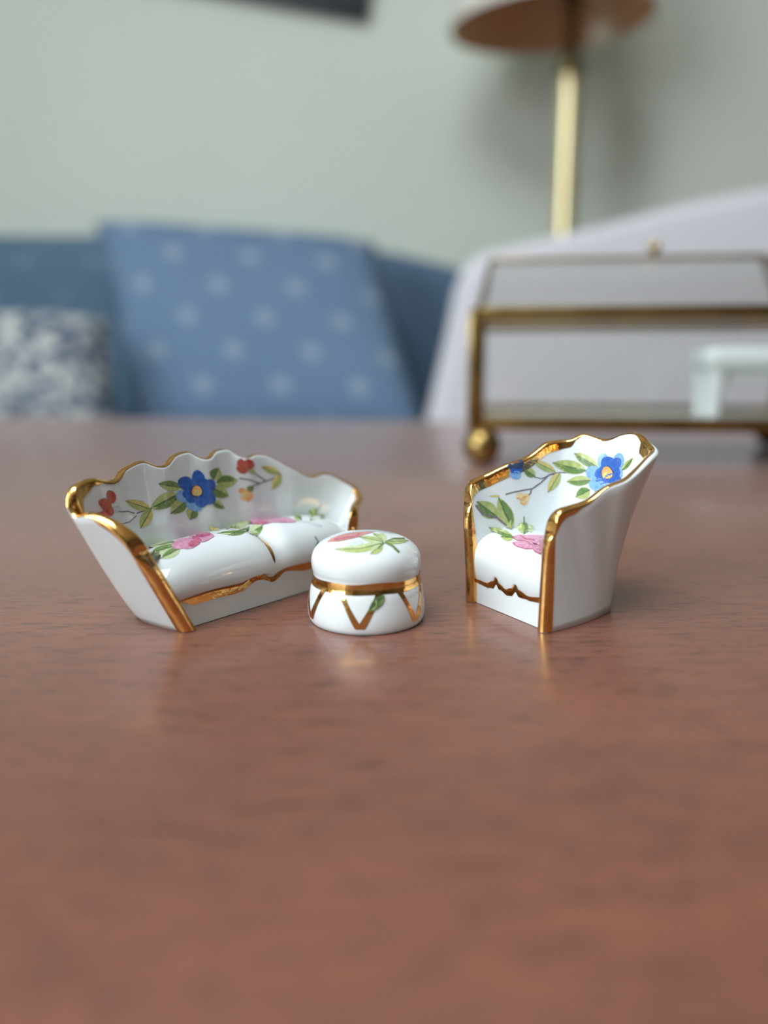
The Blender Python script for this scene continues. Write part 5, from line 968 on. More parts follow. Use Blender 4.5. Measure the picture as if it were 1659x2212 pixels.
decal('leaf_dark_half', 'paint_green', lf, chair_tree, 2, (-492,460,1364,-574,444,1359,-670,443,1358,-780,455,1360,-906,482,1363,-1043,521,1368,-1052,453,1414,-1055,467,1438,-1047,543,1407,-1009,591,1379,-877,560,1380,-769,552,1382,-667,547,1382,-555,531,1379,-440,509,1375))
decal_strip('leaf_vein', 'paint_olive', lf, chair_tree, 3, (-447,516,1377,-434,502,1374,-499,522,1378,-487,508,1375,-553,528,1379,-540,514,1376,-607,535,1380,-594,520,1377,-661,541,1381,-648,527,1378,-717,548,1382,-703,534,1379,-773,556,1382,-759,541,1379,-831,565,1383,-817,549,1380,-891,575,1382,-875,558,1380,-954,587,1382,-937,570,1380,-1019,602,1380,-1002,583,1378,-1042,579,1391,-1041,576,1384,-1047,542,1407,-1046,539,1400,-1051,505,1422,-1050,501,1415,-1055,467,1438,-1054,463,1431,-1058,429,1454,-1057,425,1447,-1059,390,1470,-1058,385,1464))
lf = decal('painted_leaf', 'paint_light', chair, chair_tree, 1, (-382,459,1364,-502,529,1379,-580,558,1385,-636,568,1387,-673,560,1385,-694,536,1379,-700,499,1371,-696,453,1360,-674,391,1344,-584,350,1332,-512,326,1324,-450,312,1320,-402,309,1319,-365,317,1322,-344,339,1329,-340,378,1342))
decal('leaf_dark_half', 'paint_green', lf, chair_tree, 2, (-494,521,1377,-567,546,1383,-620,554,1384,-658,545,1382,-680,523,1377,-689,489,1369,-690,447,1359,-640,402,1348,-599,407,1349,-549,403,1349,-506,406,1349,-480,424,1354,-457,445,1360,-421,453,1362,-382,459,1364))
decal_strip('leaf_vein', 'paint_olive', lf, chair_tree, 3, (-390,466,1366,-374,451,1362,-408,462,1364,-391,447,1360,-426,458,1363,-409,443,1359,-444,453,1362,-427,438,1358,-462,449,1361,-445,434,1357,-480,445,1360,-463,430,1356,-498,441,1359,-482,425,1355,-516,436,1357,-500,421,1353,-534,432,1356,-518,417,1352,-553,428,1355,-536,412,1351,-571,423,1354,-554,408,1350,-590,419,1353,-573,404,1349,-608,415,1351,-591,400,1347,-627,411,1350,-610,395,1346,-645,407,1349,-628,391,1345,-664,402,1348,-647,387,1344,-683,398,1346,-666,384,1342))
decal_strip('painted_stem', 'paint_stem', chair, chair_tree, 4, (-1097,67,1928,-1109,113,1944,-1096,96,1895,-1107,141,1912,-1095,124,1862,-1105,170,1879,-1094,153,1830,-1104,198,1846,-1092,180,1797,-1103,227,1814,-1090,208,1764,-1101,255,1781,-1088,243,1726,-1099,277,1753,-1093,301,1707,-1101,319,1741,-1094,350,1691,-1099,366,1726,-1091,396,1677,-1095,411,1712,-1087,440,1663,-1091,455,1698,-1082,484,1649,-1085,499,1684,-1076,528,1635,-1079,542,1670,-1069,571,1621,-1071,584,1657,-1062,609,1609,-1061,630,1642,-1054,640,1583,-1051,668,1610,-1045,675,1554,-1041,702,1582,-1035,709,1525,-1030,735,1553,-1024,743,1496,-1019,769,1525,-1014,777,1467,-1008,802,1497,-1002,812,1441,-997,835,1471,-991,846,1414,-985,869,1444,-896,808,1411,-974,904,1418,-791,760,1411,-885,870,1413))
lf = decal('painted_leaf', 'paint_yellow', chair, chair_tree, 1, (-1066,682,2074,-1078,653,2086,-1089,625,2092,-1100,596,2094,-1110,567,2094,-1119,538,2092,-1127,507,2089,-1134,476,2084,-1139,444,2076,-1132,476,2067,-1125,508,2060,-1116,538,2056,-1107,568,2054,-1098,598,2054,-1087,626,2056,-1077,654,2062))
lf = decal('painted_leaf', 'paint_pale', chair, chair_tree, 1, (-380,920,1420,-541,1128,1402,-841,1432,1346,-840,1439,1377,-841,1435,1408,-845,1420,1438,-852,1397,1467,-860,1366,1496,-872,1321,1524,-879,1287,1492,-884,1265,1460,-887,1251,1429,-887,1246,1398,-803,1176,1391,-619,1030,1412,-492,950,1418))
decal('painted_petal', 'paint_pink', chair, chair_tree, 2, (1095,-101,1638,1047,-102,1581,419,416,1352,392,333,1326,296,283,1308,162,286,1310,38,330,1326,-74,393,1346,-175,490,1371,-216,612,1395,-172,707,1409,-84,760,1415,30,781,1416,1051,-86,1679))
decal('painted_petal', 'paint_pink', chair, chair_tree, 3, (-453,502,1373,-436,634,1399,-301,699,1408,-179,811,1418,-82,984,1417,1079,-92,1680,1097,-110,1583,263,481,1369,-16,482,1369,-198,462,1365))
decal('painted_petal', 'paint_pink', chair, chair_tree, 3, (-240,319,1322,-145,452,1362,164,429,1356,388,439,1358,417,342,1329,257,275,1305,41,255,1297,-123,255,1297))
decal('painted_petal', 'paint_pink', chair, chair_tree, 3, (214,384,1343,1085,-102,1631,1125,-116,1448,611,235,1286,437,254,1296,295,329,1325))
decal_strip('petal_outline', 'paint_rose', chair, chair_tree, 5, (-422,461,1364,-447,496,1372,-324,435,1357,-347,468,1366,-225,409,1351,-254,443,1360,-174,423,1354,-210,456,1363,-127,435,1357,-163,469,1366,-81,448,1361,-117,482,1369,-37,461,1364,-68,496,1372,33,441,1359,12,473,1367,106,421,1354,85,453,1362,178,400,1348,157,432,1357,251,381,1342,227,413,1351,314,378,1341,288,410,1351,375,376,1340,350,407,1350,436,373,1339,411,404,1349))
decal_strip('petal_outline', 'paint_rose', chair, chair_tree, 5, (-225,299,1315,-237,325,1324,-160,279,1306,-170,303,1317,-95,259,1298,-106,283,1308,-28,239,1290,-45,265,1301,35,239,1290,12,265,1301,95,240,1290,72,266,1301,154,240,1291,132,267,1301,215,241,1291,189,267,1302,262,259,1298,234,284,1309,308,277,1306,279,302,1316,348,294,1313,329,321,1323,400,269,1302,398,290,1311,463,240,1290,454,264,1300,517,234,1286,502,258,1297,568,229,1283,553,252,1294,617,225,1280,604,247,1291))
decal_strip('petal_outline', 'paint_rose', chair, chair_tree, 5, (-378,613,1395,-407,652,1402,-288,583,1390,-316,621,1397,-200,554,1385,-227,592,1392,-111,526,1379,-143,563,1387,-63,541,1382,-104,579,1389,-20,556,1385,-61,595,1392,23,572,1388,-18,611,1395,65,588,1391,25,627,1398))
decal('painted_petal', 'paint_coral', ott, ott_tree, 2, (-712,-238,1481,-631,-96,1527,-477,-44,1569,-340,15,1592,-166,45,1606,44,102,1608,167,100,1605,47,-80,1609,-103,-295,1595,-220,-360,1580,-372,-399,1554,-492,-398,1529))
decal_strip('petal_outline', 'paint_rose', ott, ott_tree, 3, (-564,-289,1529,-574,-213,1535,-529,-295,1537,-539,-220,1544,-495,-299,1546,-504,-223,1552,-460,-299,1553,-469,-224,1560,-426,-298,1560,-435,-222,1567,-392,-294,1566,-401,-217,1573,-358,-289,1572,-366,-212,1579,-324,-290,1577,-331,-213,1584,-290,-290,1582,-296,-213,1589,-256,-288,1585,-262,-209,1592,-222,-285,1589,-228,-205,1596,-188,-279,1592,-193,-198,1598,-150,-269,1595,-163,-194,1601,-131,-188,1603,-152,-128,1605,-116,-108,1607,-137,-40,1608))
decal('painted_petal', 'paint_haze', ott, ott_tree, 1, (-34,-540,1555,-48,-582,1544,-78,-620,1531,-135,-648,1519,-204,-651,1511,-260,-633,1510,-304,-606,1513,-334,-570,1519,-326,-531,1532,-279,-502,1546,-219,-484,1557,-155,-470,1565,-88,-470,1569,-43,-497,1565))
lf = decal('painted_leaf', 'paint_pale', ott, ott_tree, 1, (309,-536,1533,198,-533,1548,90,-561,1548,-17,-590,1542,-122,-614,1531,-228,-628,1516,-334,-632,1497,-441,-624,1475,-547,-612,1442,-428,-718,1433,-315,-785,1426,-205,-823,1425,-97,-835,1430,7,-820,1443,110,-775,1465,210,-692,1494))
decal('leaf_dark_half', 'paint_light', lf, ott_tree, 2, (210,-685,1497,109,-767,1470,6,-812,1449,-99,-826,1435,-206,-815,1430,-316,-778,1430,-429,-714,1435,-436,-667,1457,-325,-708,1467,-216,-738,1472,-109,-744,1481,-5,-717,1497,99,-666,1514,203,-608,1526,309,-536,1533))
decal_strip('leaf_vein', 'paint_olive', lf, ott_tree, 3, (308,-528,1536,310,-545,1531,273,-558,1533,275,-574,1527,238,-586,1529,240,-601,1524,203,-611,1525,206,-626,1519,168,-633,1521,171,-649,1515,134,-654,1517,136,-669,1511,99,-673,1512,101,-687,1506,64,-687,1508,66,-701,1502,29,-700,1503,32,-715,1497,-5,-713,1498,-3,-727,1493,-40,-720,1495,-38,-734,1489,-75,-727,1491,-74,-740,1484,-110,-732,1486,-109,-745,1480,-146,-732,1483,-144,-746,1477,-181,-732,1480,-180,-745,1473,-217,-730,1476,-215,-744,1470,-252,-725,1473,-252,-738,1467,-289,-718,1470,-288,-730,1464,-325,-709,1467,-324,-722,1460,-361,-696,1464,-361,-710,1458,-398,-683,1461,-397,-696,1455,-435,-667,1457,-434,-681,1451,-472,-649,1454,-472,-662,1448,-510,-629,1450,-509,-642,1444,-547,-606,1446,-547,-619,1439))
lf = decal('painted_leaf', 'paint_pale', ott, ott_tree, 1, (309,-556,1528,248,-540,1541,205,-559,1540,170,-594,1534,142,-639,1521,120,-692,1503,103,-748,1479,91,-804,1450,87,-859,1412,137,-859,1407,180,-849,1409,218,-832,1415,251,-808,1425,279,-775,1441,300,-729,1462,313,-664,1489))
decal('leaf_dark_half', 'paint_light', lf, ott_tree, 2, (310,-659,1492,295,-722,1466,274,-768,1446,246,-802,1431,213,-827,1420,176,-845,1413,135,-856,1410,111,-829,1432,138,-800,1449,170,-772,1460,200,-740,1474,223,-694,1491,247,-643,1508,276,-598,1519,309,-556,1528))
decal_strip('leaf_vein', 'paint_olive', lf, ott_tree, 3, (306,-550,1530,312,-563,1525,292,-576,1524,298,-589,1519,277,-601,1518,284,-614,1513,263,-625,1512,270,-637,1507,249,-648,1506,256,-660,1500,235,-670,1499,242,-682,1494,221,-692,1493,228,-702,1487,208,-711,1486,214,-722,1480,194,-731,1479,200,-741,1473,180,-750,1471,186,-759,1465,166,-767,1464,173,-776,1458,152,-784,1456,159,-793,1450,138,-800,1449,145,-808,1442,125,-815,1440,131,-823,1434,111,-829,1432,118,-838,1426,97,-843,1424,104,-850,1418,83,-855,1415,90,-863,1409))
lf = decal('painted_leaf', 'paint_pale', ott, ott_tree, 1, (317,-484,1545,270,-395,1569,219,-337,1583,166,-295,1592,111,-267,1597,56,-255,1600,-1,-255,1601,-58,-267,1599,-116,-299,1594,-64,-401,1582,-12,-469,1571,41,-518,1560,93,-551,1551,147,-567,1543,201,-565,1539,258,-545,1538))
decal('leaf_dark_half', 'paint_light', lf, ott_tree, 2, (269,-403,1568,218,-351,1581,165,-312,1590,110,-285,1596,55,-271,1599,-2,-268,1599,-59,-275,1598,-61,-334,1592,-6,-372,1587,47,-415,1580,101,-445,1573,156,-455,1568,210,-458,1563,264,-472,1555,317,-484,1545))
decal_strip('leaf_vein', 'paint_olive', lf, ott_tree, 3, (318,-476,1547,317,-491,1544,291,-472,1552,290,-487,1548,264,-467,1556,263,-482,1553,238,-461,1560,236,-477,1557,211,-453,1564,210,-470,1561,184,-446,1568,183,-462,1565,157,-437,1572,156,-453,1569,130,-427,1575,129,-443,1572,103,-416,1578,102,-433,1575,76,-404,1581,75,-421,1578,49,-391,1584,48,-409,1581,22,-377,1587,21,-395,1584,-6,-362,1589,-7,-380,1586,-33,-345,1591,-34,-365,1588,-61,-328,1592,-61,-347,1590,-88,-309,1594,-89,-329,1591,-116,-289,1595,-117,-309,1593))
lf = decal('painted_leaf', 'paint_pale', ott, ott_tree, 1, (317,-464,1550,315,-351,1570,301,-266,1583,282,-192,1591,258,-133,1597,230,-89,1601,199,-60,1604,165,-47,1606,125,-59,1608,136,-206,1601,151,-306,1591,168,-382,1580,188,-437,1570,212,-475,1560,240,-496,1553,273,-499,1548))
decal('leaf_dark_half', 'paint_light', lf, ott_tree, 2, (313,-359,1569,298,-279,1582,279,-210,1590,255,-152,1597,227,-107,1601,197,-75,1604,163,-56,1606,151,-128,1605,175,-195,1600,196,-267,1593,218,-324,1585,244,-359,1577,271,-388,1570,295,-426,1560,317,-464,1550))
decal_strip('leaf_vein', 'paint_olive', lf, ott_tree, 3, (320,-457,1551,315,-472,1548,308,-440,1556,304,-455,1554,296,-422,1561,292,-437,1559,284,-402,1566,280,-418,1564,273,-383,1571,268,-399,1569,261,-362,1575,257,-378,1573,249,-340,1580,245,-357,1578,237,-317,1584,233,-335,1582,225,-294,1588,221,-311,1586,213,-268,1591,209,-287,1590,201,-241,1595,197,-261,1593,189,-213,1598,185,-233,1596,177,-184,1601,173,-205,1599,165,-152,1603,160,-175,1602,152,-120,1605,148,-143,1605,140,-84,1607,136,-109,1606,127,-46,1608,123,-72,1608))
lf = decal('painted_leaf', 'paint_pale', ott, ott_tree, 1, (351,-441,1549,370,-344,1563,373,-265,1573,369,-193,1581,358,-126,1586,342,-66,1591,321,-12,1594,296,34,1596,264,63,1599,255,-85,1599,252,-190,1594,254,-273,1587,260,-338,1579,271,-387,1570,288,-423,1562,312,-445,1554))
lf = decal('painted_leaf', 'paint_pale', ott, ott_tree, 1, (360,-450,1546,412,-493,1525,463,-496,1512,515,-478,1503,567,-443,1496,619,-389,1490,672,-314,1485,727,-210,1478,784,-39,1464,730,-57,1490,675,-88,1511,622,-122,1529,568,-161,1542,515,-210,1551,463,-271,1556,411,-345,1556))
decal('leaf_dark_half', 'paint_light', lf, ott_tree, 2, (412,-487,1527,463,-486,1515,515,-467,1506,567,-432,1498,619,-379,1493,672,-305,1487,727,-204,1479,728,-144,1485,674,-213,1501,620,-258,1515,567,-299,1526,515,-351,1532,463,-398,1536,411,-427,1541,360,-450,1546))
decal_strip('leaf_vein', 'paint_olive', lf, ott_tree, 3, (360,-457,1545,360,-442,1548,386,-445,1542,385,-430,1546,411,-432,1540,411,-417,1543,437,-418,1538,437,-402,1541,463,-403,1535,463,-387,1538,489,-386,1532,489,-370,1535,515,-369,1529,515,-353,1532,541,-349,1525,541,-333,1528,567,-328,1521,567,-311,1524,594,-306,1516,594,-288,1519,620,-281,1512,620,-263,1514,647,-253,1506,647,-235,1508,673,-223,1500,674,-204,1502,700,-191,1493,701,-169,1495,728,-151,1485,728,-129,1486,755,-107,1475,756,-83,1477,783,-53,1464,784,-24,1464))
decal_strip('painted_stem', 'paint_green', ott, ott_tree, 4, (334,-524,1533,352,-437,1550,367,-545,1520,386,-463,1538,401,-563,1507,420,-485,1526,435,-579,1494,453,-503,1513,465,-590,1481,490,-520,1498,492,-619,1460,521,-557,1475,521,-645,1437,550,-587,1453,550,-664,1413,579,-610,1429,579,-679,1387,608,-628,1404))
decal_strip('painted_stem', 'paint_green', ott, ott_tree, 4, (312,-484,1546,340,-528,1531,287,-549,1533,314,-588,1517,262,-607,1519,289,-643,1502,237,-660,1503,264,-693,1486,212,-707,1487,240,-738,1469))
decal_strip('painted_stem', 'paint_green', ott, ott_tree, 4, (364,-483,1537,355,-429,1551,399,-441,1541,389,-384,1554,433,-395,1543,424,-334,1555,467,-345,1545,458,-279,1556,500,-293,1545,496,-214,1555,532,-271,1540,533,-186,1549,567,-244,1534,568,-156,1542,602,-213,1527,604,-121,1534,637,-177,1519,639,-79,1525,673,-136,1509,675,-28,1513,709,-86,1498,712,39,1498))
lf = decal('painted_leaf', 'paint_green', ott, ott_tree, 12, (334,-967,704,266,-987,707,216,-1006,690,173,-1022,665,138,-1037,633,109,-1049,593,85,-1060,548,66,-1070,498,54,-1079,439,113,-1073,451,163,-1063,470,209,-1052,492,250,-1039,520,285,-1024,553,313,-1008,593,332,-991,640))
decal('leaf_dark_half', 'paint_olive', lf, ott_tree, 13, (269,-988,703,220,-1006,685,179,-1023,660,144,-1038,627,114,-1050,588,89,-1060,544,68,-1070,495,88,-1072,475,125,-1063,509,165,-1052,538,202,-1041,569,233,-1026,606,263,-1010,644,298,-990,675,334,-967,704))
decal_strip('leaf_vein', 'paint_olive', lf, ott_tree, 14, (331,-967,708,338,-967,701,313,-979,693,320,-979,686,296,-990,677,303,-990,670,278,-1000,662,285,-1000,655,261,-1010,646,268,-1010,639,243,-1018,630,250,-1018,623,226,-1026,613,233,-1026,607,208,-1034,597,215,-1034,590,191,-1040,580,198,-1040,573,173,-1046,564,180,-1046,557,156,-1052,547,163,-1052,540,138,-1058,530,145,-1058,523,121,-1063,512,128,-1063,506,103,-1067,495,110,-1067,488,86,-1071,478,93,-1072,471,69,-1075,460,75,-1076,453,51,-1079,442,58,-1079,436))
decal_strip('leaf_vein', 'paint_light', lf, ott_tree, 16, (176,-1030,637,196,-1027,638,179,-1037,605,199,-1034,606,182,-1043,573,201,-1040,573,185,-1048,545,203,-1046,536,154,-1058,517,168,-1058,502,121,-1067,485,135,-1068,471))


# ------------------------------------------------------------------ glass display box
ang = -math.radians(7.3)
box = empty('glass_display_box', (.0432, .3655, TZ), ang)
tag(box, 'gabled glass display box with brass edges and ball feet on the wooden table', 'display box')
BW, BD, Z0, Z1, ZR = .178, .120, .0165, .0695, .101
R_ = .0029


def bar(name, p, q, r=R_, m='brass'):
    b = MB()
    p, q = Vector(p), Vector(q)
    b.tube([p, q], r, 10)
    return b.build(name, M[m], box, True, 50)


corners = [(0, 0), (BW, 0), (BW, BD), (0, BD)]
for (x, y) in corners:
    b = MB(); b.box((x - .0040, y - .0040, Z0 + .001), (x + .0040, y + .0040, Z1), .001)
    b.build('post', M['brass'], box, True, 30)
    b = MB()
    b.lathe([(.0001, 0)] + [(.0090 * math.sin(t), .0090 - .0090 * math.cos(t)) for t in frange(.15, 2.65, 18)] + [(.0031, .0168), (.0042, .0178), (.0042, .0192), (.0034, .0198), (.0001, .02)], 32, (x + (.0035 if x == 0 else -.0035), y, 0))
    b.build('ball_foot', M['brass'], box, True, 50)
for i in range(4):
    (x0, y0), (x1, y1) = corners[i], corners[(i + 1) % 4]
    b = MB()
    b.box((min(x0, x1) - .003, min(y0, y1) - .003, Z0), (max(x0, x1) + .003, max(y0, y1) + .003, Z0 + .0065), .0012)
    b.build('bottom_rail', M['brass'], box, True, 30)
    b = MB()
    b.box((min(x0, x1) - .0032, min(y0, y1) - .0032, Z1 - .0025), (max(x0, x1) + .0032, max(y0, y1) + .0032, Z1 + .0035), .0014)
    b.build('top_rail', M['brass'], box, True, 30)
b = MB(); b.box((.002, .002, Z0 + .001), (BW - .002, BD - .002, Z0 + .0035))
b.build('base_plate', M['box_floor'], box, False)
rl, rr = (.006, BD / 2, ZR), (BW - .036, BD / 2, ZR)
bar('roof_ridge', rl, rr, .0013)
for (x, rp) in ((0, rl), (BW, rr)):
    for y in (0, BD):
        bar('roof_edge', (x, y, Z1), rp, .0013)
b = MB()
b.lathe([(.0001, -.001), (.0016, 0), (.0014, .002), (.0030, .004), (.0032, .006), (.002, .0078), (.0001, .008)], 20, (BW / 2, BD / 2, ZR))
b.build('knob', M['brass'], box, True, 50)


def pane(pts):
    p = [Vector(x) for x in pts]
    n = (p[1] - p[0]).cross(p[2] - p[0]).normalized() * .0006
    k = len(p)
    vs = [x + n for x in p] + [x - n for x in p]
    fs = [tuple(range(k)), tuple(range(2 * k - 1, k - 1, -1))] + [(i, i + k, (i + 1) % k + k, (i + 1) % k) for i in range(k)]
    return mesh_obj('glass_pane', vs, fs, M['glass'], box, False)


for i in range(4):
    (x0, y0), (x1, y1) = corners[i], corners[(i + 1) % 4]
    pane([(x0, y0, Z0 + .005), (x1, y1, Z0 + .005), (x1, y1, Z1), (x0, y0, Z1)])
pane([(0, 0, Z1), (BW, 0, Z1), rr, rl]); pane([(BW, BD, Z1), (0, BD, Z1), rl, rr])
pane([(BW, 0, Z1), (BW, BD, Z1), rr]); pane([(0, BD, Z1), (0, 0, Z1), rl])

# miniature table standing in the box
mt = empty('miniature_table', (.162, .402, TZ + Z0 + .0035), ang)
tag(mt, 'white porcelain miniature table with painted top inside the glass box', 'figurine', 'porcelain doll-house furniture')
b = MB(); b.box((-.001, -.017, .0235), (.054, .017, .0355), .0045, 4)
mt_top = b.build('table_top', M['porcelain'], mt, True, 40)
b = MB(); b.box((.003, -.013, .0195), (.048, .013, .0240), .0008)
b.build('apron', M['porcelain'], mt, True, 40)
for (x, y) in ((.005, -.011), (.046, -.011), (.046, .011), (.005, .011)):
    b = MB(); b.tube([(x, y, 0), (x + (.0006 if x < .02 else -.0006), y, .012), (x + (.001 if x < .02 else -.001), y, .0238)], [.0032, .0042, .0060], 14)
    b.build('leg', M['porcelain'], mt, True, 50)


def blob(name, m, parent, cx, cy, z, r, seed):
    rnd = random.Random(seed)
    vs = [(cx, cy, z)]
    n = 18
    for k in range(n):
        a = 2 * math.pi * k / n
        rr_ = r * (1 + .25 * math.sin(a * 5 + seed) + rnd.uniform(-.08, .08))
        vs.append((cx + rr_ * math.cos(a), cy + rr_ * math.sin(a), z))
    return mesh_obj(name, vs, [(0, k + 1, (k + 1) % n + 1) for k in range(n)], m, parent, False)


for i, (x, y, r, m) in enumerate(((.024, -.005, .006, 'paint_orange'), (.038, -.002, .008, 'paint_red'), (.030, .006, .004, 'paint_light'), (.016, .003, .003, 'paint_orange'))):
    blob('painted_blossom', M[m], mt, x, y, .0356, r, i)

# ------------------------------------------------------------------ background furniture
def uv_project(o, fn):
    me = o.data
    uvl = me.uv_layers.new(name='UVMap')
    for lp in me.loops:
        uvl.data[lp.index].uv = fn(me.vertices[lp.vertex_index].co)


def cushion(name, corners4, thick, m, puff=.5, n=28, uvs=True, pinch=.06, root=None):
    """pillow spanned by TL, TR, BR, BL; bulges both ways"""
    TL, TR, BR, BL = [Vector(c) for c in corners4]
    nrm = (TR - TL).cross(BL - TL).normalized()
    ctr = (TL + TR + BR + BL) / 4
    vs, fs, uv = [], [], []
    for side in (1, -1):
        for i in range(n + 1):
            for j in range(n + 1):
                a, c = i / n, j / n
                x, y = 2 * a - 1, 2 * c - 1
                p = TL.lerp(TR, a).lerp(BL.lerp(BR, a), c)
                e = max(0, (1 - x ** 4) * (1 - y ** 4)) ** puff
                inx = 1 - pinch * (1 - y * y) * x * x
                iny = 1 - pinch * (1 - x * x) * y * y
                d = p - ctr
                ax = (TR - TL).normalized(); ay = (BL - TL).normalized()
                p = ctr + d
                p = p - ax * (x * pinch * (1 - y * y) * (TR - TL).length / 2) * abs(x) - ay * (y * pinch * (1 - x * x) * (BL - TL).length / 2) * abs(y)
                vs.append(p + nrm * side * thick / 2 * e)
                uv.append((a * (TR - TL).length, c * (BL - TL).length))
    N1 = (n + 1) * (n + 1)
    for s in (0, 1):
        for i in range(n):
            for j in range(n):
                q = [s * N1 + i * (n + 1) + j, s * N1 + (i + 1) * (n + 1) + j, s * N1 + (i + 1) * (n + 1) + j + 1, s * N1 + i * (n + 1) + j + 1]
                fs.append(tuple(q if s == 0 else q[::-1]))
    me = bpy.data.meshes.new(name)
    me.from_pydata([tuple(v) for v in vs], [], fs)
    uvl = me.uv_layers.new(name='UVMap')
    for lp in me.loops:
        uvl.data[lp.index].uv = uv[lp.vertex_index]
    bm = bmesh.new(); bm.from_mesh(me)
    bmesh.ops.remove_doubles(bm, verts=bm.verts[:], dist=1e-4)
    bmesh.ops.recalc_face_normals(bm, faces=bm.faces[:])
    bm.to_mesh(me); bm.free()
    me.polygons.foreach_set('use_smooth', [True] * len(me.polygons))
    me.materials.append(m)
    o = bpy.data.objects.new(name, me); col.objects.link(o)
    if root: o.parent = root
    return o


def W(x, y, z): return (x, y, TZ + z)


# blue sofa
bs = empty('sofa', (0, 0, 0))
tag(bs, 'large blurred blue upholstered sofa against the pale green wall', 'sofa')


def extrude_outline(name, pts, y0, y1, bev, m, parent, seg=4):
    bm = bmesh.new()
    f = bm.faces.new([bm.verts.new((x, y0, z)) for x, z in pts])
    ex = bmesh.ops.extrude_face_region(bm, geom=[f])
    for v in ex['geom']:
        if isinstance(v, bmesh.types.BMVert): v.co.y = y1
    bmesh.ops.recalc_face_normals(bm, faces=bm.faces[:])
    ed = [e for e in bm.edges if abs(e.verts[0].co.y - e.verts[1].co.y) < 1e-6]
    bmesh.ops.bevel(bm, geom=ed, offset=bev, segments=seg, affect='EDGES', profile=.5)
    b = MB(); b.addbm(bm)
    return b.build(name, m, parent, True, 50)


def arc(cx, cz, r, a0, a1, n=8):
    return [(cx + r * math.cos(math.radians(a)), cz + r * math.sin(math.radians(a))) for a in frange(a0, a1, n)]


# back: top about 0.32 above the table at Y 1.75, right end rounded
zt = TZ + .325
back = [(-1.55, .12), (.02, .12)] + [(.10, TZ - .05), (.195, TZ + .12)] + arc(.138, zt - .125, .062, 0, 78, 8) + [(.02, zt - .036), (-.2, zt - .012), (-.5, zt), (-1.5, zt)]
extrude_outline('backrest', back, 1.74, 2.02, .03, M['sofa_blue'], bs)
b = MB(); b.box((-1.55, 1.08, .20), (.02, 1.76, .36), .04, 4); b.build('seat_cushion', M['sofa_blue'], bs, True, 50)
b = MB(); b.box((-1.55, 1.10, .06), (.02, 2.0, .21), .02, 2); b.build('base', M['sofa_blue'], bs, True, 50)
for x in (-1.5, -.03):
    for y in (1.16, 1.94):
        b = MB(); b.tube([(x, y, 0), (x, y, .07)], [.018, .025], 12); b.build('leg', M['dark_wood'], bs, True, 50)
bc = cushion('back_cushion', (W(-1.12, 1.705, .29), W(-.50, 1.705, .30), W(-.46, 1.69, -.084), W(-1.1, 1.69, -.084)), .06, M['dots_faint'], .35, 24, True, .01, bs)

dc = cushion('throw_cushion', (W(-.565, 1.58, .322), W(-.018, 1.58, .283), W(.080, 1.36, -.084), W(-.430, 1.36, -.084)), .13, M['dots'], .40, 30, True, .025)
tag(dc, 'blue cushion printed with pale dots leaning on the blurred sofa', 'cushion', 'cushions on the blue sofa')
mc = cushion('throw_cushion', (W(-.86, 1.30, .135), W(-.452, 1.30, .120), W(-.405, 1.20, -.082), W(-.86, 1.20, -.082)), .14, M['boucle'], .45, 24, True, .03)
tag(mc, 'mottled navy and off-white woven cushion at the left edge, on the blue sofa', 'cushion', 'cushions on the blue sofa')

# pale lavender slipcovered chair seen from behind
lc = empty('armchair', (0, 0, 0))
tag(lc, 'pale lavender slipcovered chair behind the glass box, its sloping back cut by the right edge', 'chair')
lav = [(.045, .10), (.058, TZ - .08), (.071, TZ - .032), (.096, TZ + .08), (.112, TZ + .165), (.124, TZ + .194), (.150, TZ + .213), (.20, TZ + .225), (.323, TZ + .252), (.45, TZ + .284),
       (.565, TZ + .306), (.68, TZ + .316), (.80, TZ + .306), (.93, TZ + .280), (1.08, TZ + .246), (1.19, TZ + .222), (1.24, TZ + .195), (1.26, TZ + .15), (1.29, TZ - .03), (1.31, .10)]
extrude_outline('backrest', lav, 1.20, 1.29, .022, M['lavender'], lc)
b = MB(); b.box((.14, 1.27, .12), (1.2, 1.60, .42), .05, 4); b.build('seat', M['lavender'], lc, True, 50)
for x in (.18, 1.16):
    for y in (1.26, 1.54):
        b = MB(); b.tube([(x, y, 0), (x, y, .13)], [.016, .022], 12); b.build('leg', M['dark_wood'], lc, True, 50)

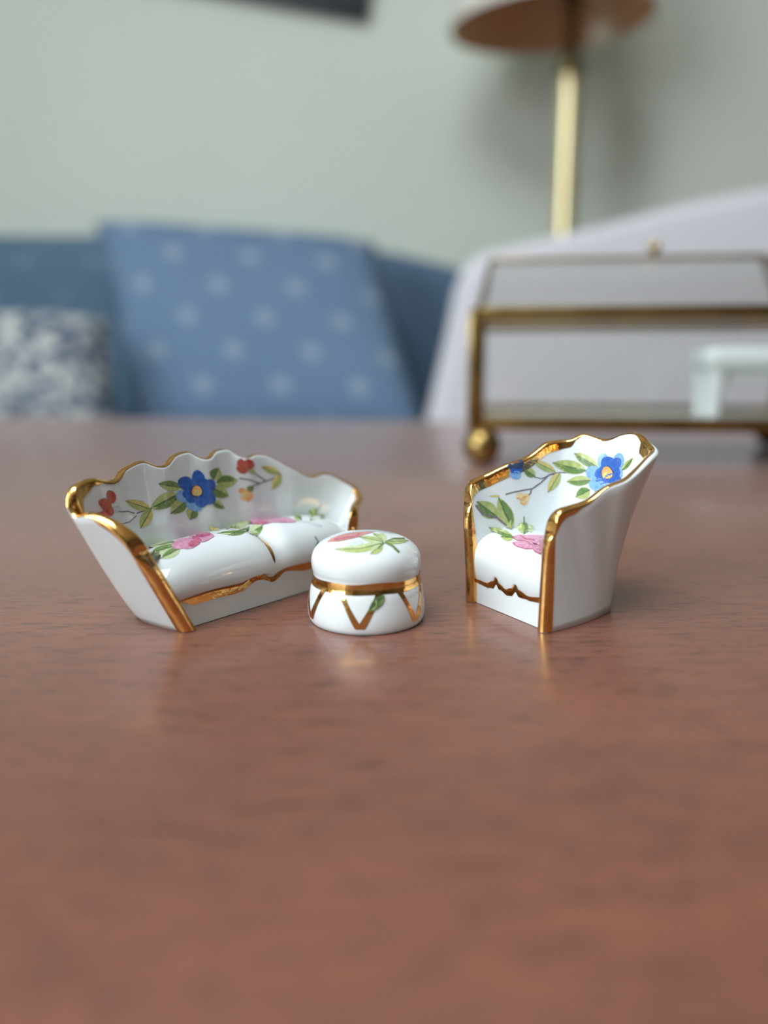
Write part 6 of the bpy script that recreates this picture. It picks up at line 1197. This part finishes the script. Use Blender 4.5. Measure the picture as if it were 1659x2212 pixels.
# floor lamp
fl = empty('floor_lamp', (.400, 1.80, 0))
tag(fl, 'brass floor lamp with a wide copper-lined cream shade beside the sofa', 'lamp')
b = MB(); b.lathe([(.0001, 0), (.13, 0), (.13, .012), (.12, .020), (.04, .030), (.025, .05), (.0001, .05)], 40)
b.build('base', M['lamp_brass'], fl, True, 40)
b = MB(); b.tube([(0.004, 0, .04), (0, 0, TZ + .655)], .0245, 20); b.build('pole', M['lamp_brass'], fl, True, 50)
b = MB(); b.lathe([(.0001, -.012), (.024, -.012), (.029, 0), (.029, .014), (.018, .026), (.013, .05), (.013, .12), (.022, .125), (.022, .17), (.0001, .17)], 24, (0, 0, TZ + .665))
b.build('socket', mat('dark_brass', (.22, .17, .08), .4, 1.0), fl, True, 40)
sh_rot = Matrix.Rotation(math.radians(-3.0), 4, 'Y') @ Matrix.Rotation(math.radians(5.0), 4, 'X')
SC = Vector((-.045, 0, TZ + .760))


def shade_part(name, prof, m):
    b = MB(); b.lathe(prof, 64)
    b.v = [tuple(SC + (sh_rot @ Vector(v))) for v in b.v]
    return b.build(name, m, fl, True, 60)


shade_part('lamp_shade', [(.214, -.001), (.2145, .0), (.150, .26), (.146, .26)], M['shade'])
shade_part('shade_lining', [(.214, -.001), (.211, .0), (.145, .255), (.0001, .258)], M['copper'])
b = MB(); b.lathe([(.0001, 0), (.020, .004), (.029, .022), (.030, .036), (.022, .055), (.014, .075), (.014, .10), (.0001, .10)], 24, (.066, 0, TZ + .722))
b.build('bulb', mat('frosted_bulb', (.97, .89, .70), .25), fl, True, 60)
b = MB(); b.tube([(0, 0, TZ + .825), (.066, 0, TZ + .82)], .006, 10); b.build('bulb_arm', M['lamp_brass'], fl, True, 50)

# picture on the wall
pf = empty('picture_frame', (-.043, 2.062, TZ + .870))
tag(pf, 'dark navy framed picture hanging on the wall, only its lower right corner in view', 'picture')
pf.rotation_euler = (0, math.radians(9.5), 0)
fw, fh, ft = .80, .60, .05
for nm, lo, hi in (('frame_rail', (-fw, -.012, 0), (0, .012, ft)), ('frame_rail', (-fw, -.012, fh - ft), (0, .012, fh)),
                   ('frame_rail', (-fw, -.0118, ft), (-fw + ft, .0118, fh - ft)), ('frame_rail', (-ft, -.0118, ft), (0, .0118, fh - ft))):
    b = MB(); b.box(lo, hi, .003); b.build(nm, M['frame'], pf, True, 30)
b = MB(); b.box((-fw + ft * .9, -.004, ft * .9), (-ft * .9, .006, fh - ft * .9)); b.build('picture', noise_col(mat('dark_print', (.05, .07, .1), .5), (.03, .05, .08), (.12, .16, .2), 6), pf, False)
